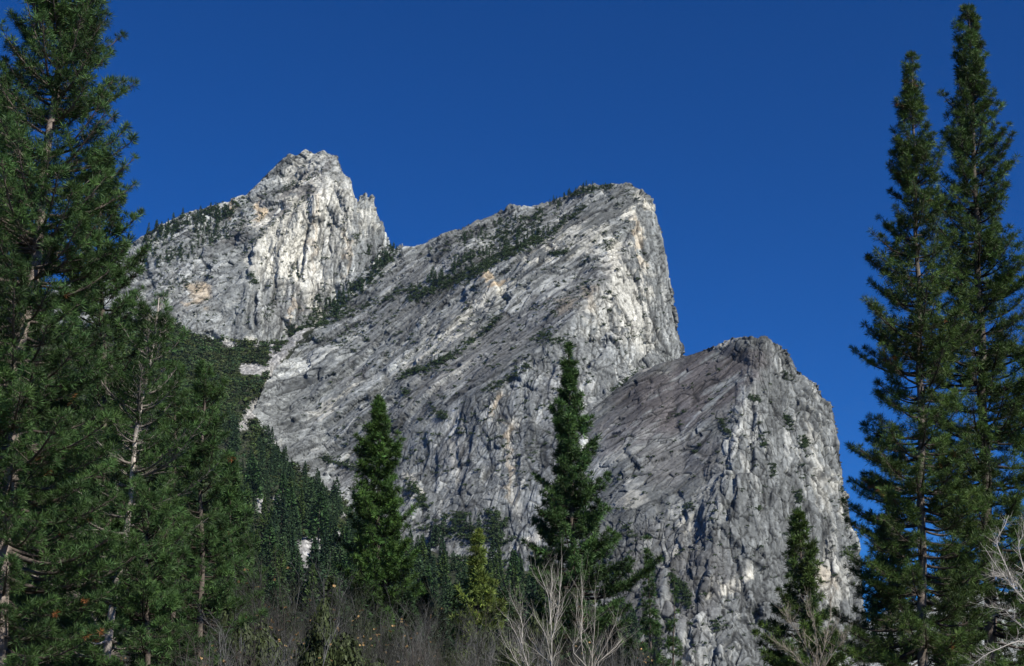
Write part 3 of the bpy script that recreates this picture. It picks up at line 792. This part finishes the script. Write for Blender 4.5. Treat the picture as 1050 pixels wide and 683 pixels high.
def hit(px, py, only=None):
    """what the ray through a pixel meets first"""
    d = Vector((at(px, py, 1.0) - EYE)).normalized()
    best = None
    for nme, b in BVH.items():
        if only and not nme.startswith(only): continue
        h = b.ray_cast(Vector(EYE), d)
        if h[0] is not None and (best is None or h[3] < best[2]):
            best = (np.array(h[0]), np.array(h[1]), h[3], nme)
    return best

def strewn(line, hw, n, R):
    """n pixels scattered along a polyline with half width hw"""
    L = np.array(line, float)
    if len(L) == 1:
        return L[0] + R.normal(size=(n, 2)) * hw * 0.5
    sg = np.linalg.norm(np.diff(L, axis=0), axis=1); cu = np.concatenate([[0], np.cumsum(sg)])
    q = R.uniform(0, cu[-1], n)
    return np.stack([np.interp(q, cu, L[:, 0]), np.interp(q, cu, L[:, 1])], 1) + R.normal(size=(n, 2)) * hw * 0.55

def inside(poly, n, R):
    P = np.array(poly, float); out = []
    lo, hi = P.min(0), P.max(0)
    while len(out) < n:
        q = R.uniform(lo, hi)
        x, y = q; c = False
        for k in range(len(P)):
            a, b = P[k], P[k - 1]
            if (a[1] > y) != (b[1] > y) and x < (b[0] - a[0]) * (y - a[1]) / (b[1] - a[1]) + a[0]: c = not c
        if c: out.append(q)
    return np.array(out)

FT = [far_conifer(500 + k, 900, 0.008 * (k - 5), (0.15, 0.21, 0.17, 0.25, 0.19)[k % 5]) for k in range(10)]       # forest of the slope
ST = [far_conifer(600 + k, 220, 0.03 * (k - 2), 0.14 + 0.025 * (k % 4)) for k in range(6)]        # small trees on the rock
BL = [leafy(700 + k, 110) for k in range(6)]
FG = np.array([0.042, 0.076, 0.034]); OG = np.array([0.052, 0.084, 0.033])
FTM = [(mesh_from("trunk", a, b, M_BARK, np.array([0.10, 0.085, 0.07])), mesh_from("crown", c, d, M_FARLEAF, FG * np.array([(1, 1, 1), (1.5, 1.35, 0.9), (0.75, 0.8, 0.9), (1.25, 1.2, 1.1), (0.95, 1.1, 0.8)])[(k * 3) % 5] * e[:, None])) for k, (a, b, c, d, e) in enumerate(FT)]
STM = [mesh_from("conifer", np.concatenate([a, c]), np.concatenate([b, d + len(a)]), M_FARLEAF, np.concatenate([np.tile(np.array([[0.09, 0.08, 0.07]]), (len(a), 1)), FG * 1.1 * e[:, None]])) for a, b, c, d, e in ST]
RT = rng(4242)
brush = Bag(); wood = Bag()
def put(bag, tmpl, p, sx, sz, col, R):
    V, Q, e = tmpl
    a = R.uniform(0, 2 * math.pi); c, s_ = math.cos(a), math.sin(a)
    W_ = np.stack([(V[:, 0] * c - V[:, 1] * s_) * sx, (V[:, 0] * s_ + V[:, 1] * c) * sx, V[:, 2] * sz], 1) + p
    bag.add(W_, Q, col * e[:, None])

def cliff_tree(p, h, label, group):
    o = link("conifer", STM[RT.integers(0, 6)])
    o.location = p - np.array([0, 0, 0.6]); o.scale = (h * RT.uniform(0.85, 1.35),) * 2 + (h,)
    o.rotation_euler = (0, 0, RT.uniform(0, 6.28))
    tag(o, label, "conifer", group)

# bushes on ledges and in cracks: (line, half width, how many, size in metres)
for line, hw, n, (s0, s1) in [
    # tallest peak
    ([(150, 246), (190, 226), (225, 216), (250, 208)], 8, 150, (3, 7)), ([(160, 268), (200, 250), (235, 236), (262, 222)], 9, 110, (3, 6)), ([(265, 205), (300, 190), (332, 176)], 3.5, 60, (2, 4.5)),
    ([(258, 250), (285, 226), (318, 200)], 3, 50, (2, 4.5)), ([(256, 280), (262, 292)], 3, 22, (3, 5)), ([(296, 272), (310, 285)], 3, 14, (3, 5)), ([(366, 244)], 5, 14, (3, 5)), ([(380, 252), (376, 262)], 4, 16, (3, 5)), ([(160, 300), (200, 285)], 10, 40, (3, 5)),
    ([(404, 250), (396, 266), (380, 284), (366, 296), (354, 303)], 9, 130, (3, 7)), ([(352, 305), (342, 318), (318, 335), (296, 345)], 9, 150, (3, 8)), ([(330, 300), (322, 320)], 5, 30, (3, 5)), ([(270, 325), (285, 305)], 6, 20, (3, 5)),
    # middle peak
    ([(328, 334), (386, 310), (427, 294)], 5, 90, (3, 6)), ([(420, 303), (445, 297), (484, 281), (519, 259), (557, 244)], 5.5, 330, (3, 7)), ([(470, 270), (520, 240), (560, 222)], 11, 190, (2.5, 6)), ([(560, 245), (578, 228), (600, 212)], 4, 70, (3, 5)),
    ([(440, 262), (480, 244), (520, 226)], 8, 60, (2, 5)), ([(585, 202), (605, 194), (628, 192)], 3, 50, (3, 6)), ([(410, 387), (448, 374), (468, 362), (504, 336)], 4, 90, (3, 7)), ([(416, 403)], 4, 12, (3, 6)), ([(446, 421), (458, 428)], 4, 18, (3, 6)),
    ([(498, 401), (521, 389), (540, 376)], 4, 40, (3, 5)), ([(545, 352), (556, 342), (590, 358)], 6, 55, (3, 5)), ([(566, 262), (582, 258)], 3, 30, (3, 6)), ([(634, 240), (620, 256)], 4, 18, (2.5, 5)), ([(500, 335), (512, 325)], 3, 20, (3, 5)), ([(350, 345), (390, 325)], 8, 40, (2, 5)),
    ([(560, 320), (620, 285)], 9, 30, (2, 4)), ([(640, 330), (655, 350)], 6, 14, (2, 4)), ([(420, 494), (436, 520)], 6, 50, (3, 6)), ([(300, 345), (340, 350), (380, 345)], 7, 40, (2.5, 5)), ([(330, 470), (360, 478), (392, 486)], 4, 60, (3, 6)), ([(655, 205), (640, 195)], 3, 14, (2, 4)),
    ([(436, 540), (462, 540), (478, 552), (520, 548)], 13, 90, (3, 8)), ([(445, 590), (500, 585), (530, 575)], 10, 80, (3, 7)), ([(470, 525), (474, 540)], 5, 20, (3, 6)), ([(508, 525), (510, 560)], 6, 40, (4, 8)), ([(660, 375), (640, 392), (625, 402)], 2.5, 30, (2, 4)),
    # lowest peak
    ([(768, 407), (779, 413)], 3, 26, (2, 4)), ([(805, 427), (811, 438)], 4, 30, (2, 4)), ([(825, 450), (824, 460)], 4, 34, (2.5, 4.5)), ([(783, 456)], 3, 12, (2, 4)), ([(792, 475), (793, 488)], 3, 20, (2, 4)), ([(740, 432), (747, 444)], 4, 26, (2, 4)),
    ([(817, 505), (820, 515)], 4, 24, (2.5, 4.5)), ([(778, 522)], 3, 9, (2, 4)), ([(713, 518), (700, 524)], 5, 18, (2, 3.5)), ([(686, 590), (701, 605), (707, 622)], 5, 60, (3, 5)), ([(640, 540), (655, 560)], 6, 20, (2, 4)), ([(743, 646), (730, 640)], 5, 14, (2, 4)),
    ([(862, 490), (868, 540)], 3, 24, (2, 4)), ([(860, 570), (880, 560)], 5, 24, (2.5, 4)), ([(800, 380), (815, 390)], 4, 16, (2, 3.5)), ([(680, 432), (700, 420)], 6, 12, (1.5, 3)), ([(640, 640), (690, 660)], 12, 60, (3, 6))]:
    for x, y in strewn(line, hw, int(n * 1.5), RT):
        h = hit(x, y, "mountain_peak")
        if h is None: continue
        s1_ = RT.uniform(s0, s1) * 1.25
        put(brush, BL[RT.integers(0, 6)], h[0] - np.array([0, 0, 0.12 * s1_]), s1_ * 1.3, s1_ * RT.uniform(0.8, 1.2), OG * RT.uniform(0.7, 1.35), RT)
for poly, n, (s0, s1) in [([(300, 420), (420, 300), (600, 200), (640, 200), (690, 330), (620, 380), (540, 500), (420, 500)], 560, (2.2, 5.5)), ([(620, 420), (760, 350), (850, 430), (880, 600), (860, 690), (640, 690)], 260, (2.0, 4.5)),
                          ([(150, 250), (320, 160), (370, 220), (390, 260), (300, 340), (180, 330)], 230, (2.2, 5.5))]:
    for x, y in inside(poly, n, RT):
        h = hit(x, y, "mountain_peak")
        if h is None: continue
        for _k in range(RT.integers(1, 4)):
            s1_ = RT.uniform(s0, s1) * 1.2
            put(brush, BL[RT.integers(0, 6)], h[0] + np.append(RT.normal(size=2) * 2.0, -0.2 * s1_), s1_ * 1.2, s1_, OG * RT.uniform(0.6, 1.2), RT)
o = link("ledge_brush", brush.mesh("ledge_brush", M_FARLEAF))
tag(o, "low dark green brush growing along the ledges and cracks of the cliffs", None, None, "stuff")

# small trees one can tell apart on the rock
for line, hw, n, (h0, h1), lab, grp in [
    ([(150, 250), (175, 238), (190, 236), (215, 228), (235, 222)], 9, 60, (16, 30), "small dark conifer on the tree covered shoulder of the tallest peak", "conifers on the tallest peak's shoulder"),
    ([(165, 268), (205, 254), (240, 240)], 8, 26, (12, 22), "small dark conifer on the tree covered shoulder of the tallest peak", "conifers on the tallest peak's shoulder"),
    ([(406, 256), (398, 266), (384, 284), (360, 302), (330, 328)], 6, 40, (15, 26), "small dark conifer in the notch between the tallest and the middle peak", "conifers in the notch between two peaks"),
    ([(440, 290), (470, 278), (500, 262), (530, 250), (556, 238)], 9, 64, (12, 21), "small dark conifer on the upper slab of the middle peak", "conifers on the middle peak's upper slab"),
    ([(470, 250), (510, 234), (550, 222), (585, 205)], 7, 30, (10, 18), "small dark conifer on the upper slab of the middle peak", "conifers on the middle peak's upper slab"),
    ([(560, 212), (575, 206), (598, 193), (618, 192), (640, 191)], 1.5, 14, (9, 15), "tiny dark conifer along the skyline of the middle peak", "conifers on the middle peak's skyline"),
    ([(424, 384), (448, 372), (470, 360)], 4, 8, (11, 17), "small conifer on the slanting ledge below the middle peak's pale band", "conifers on the middle peak's slanting ledge"),
    ([(440, 560), (470, 545), (505, 556), (525, 560)], 7, 16, (18, 32), "dark conifer at the foot of the middle peak's wall", "conifers at the foot of the wall")]:
    for x, y in strewn(line, hw, n, RT):
        h = hit(x, y, "mountain_peak")
        if h is not None:
            cliff_tree(h[0], RT.uniform(h0, h1), lab, grp)

# the wooded slope: oaks and distant pines as one mass, the pines that stand out as trees of their own
slots = []
for poly, n, oak in [([(120, 325), (165, 318), (205, 345), (240, 350), (300, 350), (270, 400), (250, 440), (235, 440), (120, 440)], 3200, 1), ([(100, 430), (260, 430), (300, 480), (350, 515), (400, 555), (440, 575), (440, 610), (330, 640), (100, 640)], 1100, 1),
                     ([(440, 568), (560, 592), (640, 622), (700, 662), (700, 690), (440, 690)], 500, 1), ([(254, 425), (275, 455), (305, 480), (350, 512), (400, 552), (380, 572), (330, 532), (280, 492), (243, 440)], 420, 1), ([(254, 432), (275, 460), (305, 486), (350, 518), (400, 556), (380, 572), (330, 532), (280, 492), (245, 445)], 60, 0), ([(-120, 330), (120, 330), (120, 640), (-120, 640)], 1600, 1),
                     ([(215, 430), (262, 440), (300, 490), (350, 520), (400, 560), (440, 578), (440, 640), (215, 640)], 620, 0), ([(-100, 380), (215, 430), (215, 640), (-100, 640)], 330, 0), ([(440, 575), (560, 600), (660, 640), (660, 670), (440, 660)], 110, 0)]:
    for x, y in inside(poly, n, RT):
        h = hit(x, y, "talus")
        if h is None: continue
        sv = float(scree(np.array([x]), np.array([y - (3 if oak else 8)]))[0])
        if sv > 0.25 or (not oak and float(scree(np.array([x] * 4), np.array([y - 16, y - 24, y - 32, y - 40])).max()) > 0.3) or h[0][1] < 450: continue
        slots.append((x, y, h[0], oak))
big = []
for x, y, p, oak in slots:
    if oak:
        s1_ = RT.uniform(7, 12) * RT.choice([1, 1, 1, 1.6])
        put(wood, BL[RT.integers(0, 6)], p - np.array([0, 0, 0.15 * s1_]), s1_ * 1.3, s1_ * RT.uniform(0.8, 1.1), OG * np.array([RT.uniform(0.8, 1.35), 1, RT.uniform(0.7, 1.2)]) * RT.uniform(0.5, 1.5), RT)
    else:
        hgt = RT.uniform(12, 42) * (0.8 if p[1] > 1700 else 1) * RT.choice([1, 1, 1, 1, 1.35])
        big.append((hgt / p[1], x, y, p, hgt))
big.sort(key=lambda b: -b[0])
seen = [b for b in big if 215 < b[1] < 560]
own = set(id(b) for b in seen[:210])
for b in big:
    _, x, y, p, hgt = b
    k = RT.integers(0, 10)
    if id(b) in own:
        r = link("distant_pine", None, None, p - np.array([0, 0, 0.5]))
        r.scale = (hgt * RT.uniform(0.9, 1.3),) * 2 + (hgt,); r.rotation_euler = (0, 0, RT.uniform(0, 6.28))
        tag(r, ("slim", "broad", "slim", "very broad", "broad")[k % 5] + (" dark green", " light green", " blackish green", " light green", " dark green")[(k * 3) % 5] + " conifer in the forest on the slope under the cliffs", "conifer", "conifers of the forested slope")
        link("trunk", FTM[k][0], r); link("crown", FTM[k][1], r)
    else:
        V1, Q1, V2, Q2, e = FT[k]
        put(wood, (V2[:2400], Q2[:600], e[:2400]), p, hgt * 1.1, hgt, FG, RT)
o = link("slope_forest", wood.mesh("slope_forest", M_FARLEAF))
tag(o, "dense dark green oak and conifer forest covering the slope under the cliffs", None, None, "stuff")
print("far trees", len(own), len(slots), round(time.time() - T0, 1))

# ------------------------------------------------------------------ bare shrubs and pale bare trees of the meadow's edge
def grow(R, roots, levels, bag, colour, up=0.5, spread=0.7, cap=0.014):
    """twigs upon twigs. roots: list of (path, r0, r1)"""
    segs = []
    for path, r0, r1 in roots:
        path = np.asarray(path, float); n = len(path)
        r = np.linspace(r0, r1, n)
        V, Q = tube(path, r, 5); bag.add(V, Q, colour * R.uniform(0.85, 1.15))
        segs.append((path[:-1], path[1:], r[:-1]))
    A = np.concatenate([s_[0] for s_ in segs]); B = np.concatenate([s_[1] for s_ in segs]); r = np.concatenate([s_[2] for s_ in segs])
    for (per, length, sub, shrink) in levels:
        n = len(A) * per if per >= 1 else int(len(A) * per)
        k = R.integers(0, len(A), n); f = R.random((n, 1))
        o = A[k] + (B[k] - A[k]) * f
        t = unit(B[k] - A[k])
        d = unit(t * R.uniform(0.5, 1.0, (n, 1)) + R.normal(size=(n, 3)) * spread * 0.6 + np.array([0, 0, up * 0.5]))
        L = length * R.uniform(0.4, 1.2, (n, 1))
        rr = np.minimum(r[k] * shrink, cap)
        m = o + d * L * 0.5
        d2 = unit(d + R.normal(size=(n, 3)) * 0.25 + np.array([0, 0, up * 0.35]))
        e = m + d2 * L * 0.5
        for a, b, ra, rb in ((o, m, rr, rr * 0.75), (m, e, rr * 0.75, rr * 0.4)):
            V, Q = twigs(a, b, ra, rb); bag.add(V, Q, colour * sub * np.repeat(R.uniform(0.75, 1.25, (n, 1)), 6, 0))
        A, B, r = np.concatenate([o, m]), np.concatenate([m, e]), np.concatenate([rr, rr * 0.7])
    return B

def bare_shrub_mesh(seed, colour):
    R = rng(seed)
    bag = Bag(); roots = []
    for k in range(15):
        a = R.uniform(0, 6.28); h = R.uniform(0.55, 1.0) * 5.0; o = R.uniform(0, 0.5)
        q = np.linspace(0, 1, 6)[:, None]
        tip = np.array([math.cos(a) * h * R.uniform(0.1, 0.42), math.sin(a) * h * R.uniform(0.1, 0.42), h])
        p = np.array([[math.cos(a) * o, math.sin(a) * o, -0.1]]) + tip * q + np.array([[0.25 * math.cos(a), 0.25 * math.sin(a), 0]]) * np.sin(q * 3.1) + R.normal(size=(6, 3)) * 0.06 * q
        roots.append((p, 0.028, 0.008))
    B = grow(R, roots, [(4, 1.1, 1.0, 0.55), (2, 0.6, 0.9, 0.6), (0.7, 0.4, 0.8, 0.7)], bag, np.array(colour), 0.5, 0.8)
    tips = B[R.integers(0, len(B), 26)]
    V, Q = needles(tips, unit(R.normal(size=tips.shape)), np.full(len(tips), 0.11), 3, 0.35, R)
    return bag.mesh("stems", M_TWIG), mesh_from("dry_leaves", V, Q, M_LEAF, np.repeat(np.array([0.42, 0.27, 0.12]) * R.uniform(0.5, 1.4, (len(tips), 1)), 12, 0))

SH = [bare_shrub_mesh(800 + k, c) for k, c in enumerate([(0.085, 0.086, 0.082), (0.048, 0.050, 0.046), (0.155, 0.156, 0.150), (0.078, 0.070, 0.062), (0.056, 0.064, 0.044), (0.110, 0.112, 0.108), (0.043, 0.043, 0.041)])]
def top_of_band(x):
    return 8 + np.interp(x, [0, 150, 230, 270, 320, 360, 400, 450, 500, 540, 600, 650, 700, 740, 800], [640, 640, 575, 560, 590, 605, 612, 602, 625, 636, 640, 640, 668, 690, 690])
RS = rng(99)
for row, (Y0, n, dy) in enumerate([(92, 20, 2), (76, 18, 16), (62, 16, 34), (50, 10, 58)]):
    for k in range(n):
        x = 60 + (690 - 60) * (k + RS.uniform(0.1, 0.9)) / n
        Y = Y0 + RS.uniform(-6, 6)
        y = top_of_band(x) + dy + RS.uniform(-14, 22)
        p = at(x, y, Y); h = max(1.2, p[2])
        r = link("bare_shrub", None, None, (p[0], Y, 0)); kx = h / 5.0
        r.scale = (max(kx, 0.75) * RS.uniform(0.9, 1.3),) * 2 + (kx,); r.rotation_euler = (0, 0, RS.uniform(0, 6.28))
        i_ = RS.integers(0, 7)
        tag(r, ("grey", "dark grey", "pale whitish grey", "reddish brown", "greenish grey", "light grey", "blackish brown")[i_] + " leafless shrub in the thicket along the bottom", "shrub", "bare shrubs of the thicket")
        link("stems", SH[i_][0], r)
        if x < 420 or RS.random() < 0.25:
            link("dry_leaves", SH[i_][1], r)

# a few evergreen bushes among them
BG = [leafy(900 + k, 4200) for k in range(3)]
BGM = [mesh_from("foliage", V_, Q_, M_LEAF, np.array([0.060, 0.080, 0.030]) * e_[:, None]) for V_, Q_, e_ in BG]
for i_, (x, y, Y, wd, lab) in enumerate([(510, 640, 82, 4.5, "olive green bush at the foot of the small yellow green conifer"), (328, 655, 60, 3.0, "low green bush before the thicket, left of the cone shaped pine"), (552, 590, 120, 5.0, "dark leafy bush at the lower left of the tall lone pine"),
                                         (640, 655, 95, 4.5, "green bush under the right side of the tall lone pine"), (236, 640, 70, 4.0, "green bush where the left pines meet the thicket"), (445, 585, 180, 7.0, "dark leafy bush right of the cone shaped pine")]):
    p = at(x, y, Y)
    r = link("green_bush", None, None, (p[0], Y, 0)); r.scale = (wd, wd, p[2] / 0.85); r.rotation_euler = (0, 0, i_ * 1.3)
    tag(r, lab, "bush")
    link("foliage", BGM[i_ % 3], r)
    bg_ = Bag(); V_, Q_ = twigs(np.zeros((6, 3)) + [0, 0, -0.02], RS.normal(size=(6, 3)) * [0.2, 0.2, 0.05] + [0, 0, 0.45], 0.012, 0.006); bg_.add(V_, Q_, np.array([0.09, 0.075, 0.06]))
    bg_stems = bg_.mesh("stems", M_TWIG)
    link("stems", bg_stems, r)

# young conifers and dark bushes that show between the bare shrubs
YC = []
for k_ in range(4):
    a_, b_, c_, d_, e_ = far_conifer(950 + k_, 2600, 0.01, 0.17 + 0.02 * k_)
    YC.append((mesh_from("trunk", a_, b_, M_BARK, np.array([0.10, 0.085, 0.07])), mesh_from("crown", c_, d_, M_LEAF, np.array([0.034, 0.064, 0.028]) * np.array([(1, 1, 1), (1.4, 1.15, 0.9), (0.8, 0.85, 1), (1.2, 1.2, 1)])[k_] * e_[:, None])))
for k_, (x, y, Y) in enumerate([(243, 585, 120), (262, 610, 105), (281, 598, 130), (298, 622, 98), (322, 606, 125), (338, 590, 150), (352, 628, 100), (368, 612, 130), (420, 606, 120), (436, 590, 170), (452, 622, 104), (468, 604, 150), (514, 606, 150), (530, 622, 110), (628, 640, 110), (646, 652, 130)]):
    p = at(x, y, Y)
    r = link("young_conifer", None, None, (p[0], Y, -0.1)); r.scale = (p[2] * RS.uniform(0.9, 1.5),) * 2 + (p[2],); r.rotation_euler = (0, 0, k_ * 1.1)
    tag(r, "young dark conifer standing among the bare shrubs", "conifer", "young conifers in the thicket")
    link("trunk", YC[k_ % 4][0], r); link("crown", YC[k_ % 4][1], r)
for k_ in range(26):
    x = RS.uniform(225, 660); Y = RS.uniform(52, 100)
    y = float(top_of_band(x)) + RS.uniform(12, 60)
    p = at(x, y, Y)
    if p[2] < 0.8: continue
    r = link("green_bush", None, None, (p[0], Y, 0)); r.scale = (RS.uniform(1.6, 3.6), RS.uniform(1.6, 3.6), p[2] / 0.85); r.rotation_euler = (0, 0, RS.uniform(0, 6.28))
    tag(r, "low dull green bush half hidden between the bare shrubs", "bush", "green bushes in the thicket")
    link("foliage", BGM[k_ % 3], r); link("stems", bg_stems, r)

def pale_tree(name, label, cat, stems, Y, seed, colour, r0, levels, spread=0.55, up=0.6, depth=1.0):
    """a leafless pale tree whose stems run through the pixels given (bottom first) at distance Y"""
    R = rng(seed); roots = []; base = None
    for st in stems:
        dY = R.uniform(-depth, depth)
        q = np.linspace(0, 1, len(st))
        P = at([a[0] for a in st], [a[1] for a in st], Y + dY * q)
        if base is None:
            base = np.array([P[0][0], Y, 0.0])
        if P[0][2] > 0.3 and st[0][1] >= 680:
            P = np.concatenate([[base + np.array([0, 0, -0.1])], P])
        n = 12; qq = np.linspace(0, 1, len(P)); qi = np.linspace(0, 1, n)
        P = np.stack([np.interp(qi, qq, P[:, c]) for c in range(3)], 1) + R.normal(size=(n, 3)) * 0.012
        L = np.linalg.norm(P[-1] - P[0])
        roots.append((P - base, min(r0 * 0.75, 0.006 * L + 0.008), 0.006))
    bag = Bag(); grow(R, roots, levels, bag, np.array(colour), up, spread, 0.011)
    r = link(name, None, None, base); tag(r, label, cat)
    link("branches", bag.mesh("branches", M_TWIG), r)

LV = [(2, 1.2, 1.0, 0.36), (1, 0.55, 0.85, 0.5)]
pale_tree("bare_tree", "pale barked leafless tree with forked upright stems before the tall lone pine", "bare tree",
          [[(566, 683), (566, 655), (564, 625), (563, 612), (555, 594), (551, 580)], [(566, 655), (572, 632), (575, 600), (576, 572)], [(566, 683), (560, 650), (546, 628)], [(564, 640), (565, 610), (567, 592)], [(566, 683), (553, 668), (541, 652)]], 52, 41, (0.42, 0.40, 0.355), 0.036, LV)
pale_tree("bare_tree", "spreading pale leafless tree, the right hand one before the tall lone pine", "bare tree",
          [[(606, 690), (599, 683), (596, 655), (591, 634), (592, 610)], [(606, 690), (608, 665), (610, 635), (610, 606)], [(606, 690), (614, 674), (624, 655), (631, 640), (634, 625)], [(606, 690), (585, 665), (598, 648), (607, 636)], [(596, 655), (597, 630), (597, 600)], [(612, 680), (630, 665), (638, 655)]], 54, 42, (0.40, 0.375, 0.33), 0.034, LV)
pale_tree("bare_tree", "small pale leafless tree leaning left, left of the forked one", "bare tree",
          [[(545, 690), (541, 682), (535, 660), (526, 645), (520, 632)], [(545, 690), (531, 682), (524, 668), (516, 660)], [(535, 660), (536, 640), (530, 625)]], 50, 43, (0.42, 0.395, 0.355), 0.028, LV)
pale_tree("bare_tree", "whitish dead tree reaching in with crooked boughs at the lower right edge", "bare tree",
          [[(1085, 690), (1072, 655), (1055, 620), (1040, 603), (1024, 585), (1010, 562)], [(1060, 630), (1046, 600), (1032, 590), (1020, 592), (1016, 575)], [(1080, 680), (1050, 655), (1030, 663), (1008, 672), (996, 683)], [(1040, 603), (1030, 575), (1020, 555), (1030, 540), (1034, 528)],
           [(1066, 640), (1050, 585), (1044, 560), (1050, 540)], [(1075, 662), (1045, 640), (1030, 625), (1012, 622)]], 46, 44, (0.44, 0.42, 0.385), 0.045, [(4, 0.55, 1.0, 0.42), (2, 0.3, 0.95, 0.65)], 1.0, 0.2)
pale_tree("bare_shrub", "pale tan leafless bush in front of the loose open pine", "shrub",
          [[(836, 700), (828, 665), (815, 645), (808, 632)], [(836, 700), (838, 660), (834, 635), (828, 618)], [(836, 700), (846, 660), (852, 630), (851, 608)], [(836, 700), (856, 668), (868, 650)], [(836, 700), (816, 672), (798, 660)], [(836, 700), (842, 672), (858, 640)]], 48, 45, (0.30, 0.27, 0.22), 0.03, [(4, 0.6, 1.0, 0.6), (2, 0.3, 0.95, 0.65)])
# ------------------------------------------------------------------ the valley's thin air
hm = bpy.data.materials.new("air"); hm.use_nodes = True
hn = hm.node_tree.nodes; hn.clear()
ho = hn.new("ShaderNodeOutputMaterial"); hv = hn.new("ShaderNodeVolumePrincipled")
hv.inputs["Color"].default_value = (0.55, 0.74, 1.0, 1); hv.inputs["Density"].default_value = 0.9e-5; hv.inputs["Anisotropy"].default_value = 0.0
hm.node_tree.links.new(hv.outputs[0], ho.inputs["Volume"])
x0, x1, y0, y1, z0, z1 = -12500, 12500, -12500, 12500, -30, 1450
hV = np.array([[x, y, z] for x in (x0, x1) for y in (y0, y1) for z in (z0, z1)], float)
hF = np.array([[0, 1, 3, 2], [4, 6, 7, 5], [0, 4, 5, 1], [2, 3, 7, 6], [0, 2, 6, 4], [1, 5, 7, 3]])
tag(link("haze", mesh_from("haze", hV, hF, hm)), "thin bluish air over the valley", None, None, "stuff")
print("done", round(time.time() - T0, 1))
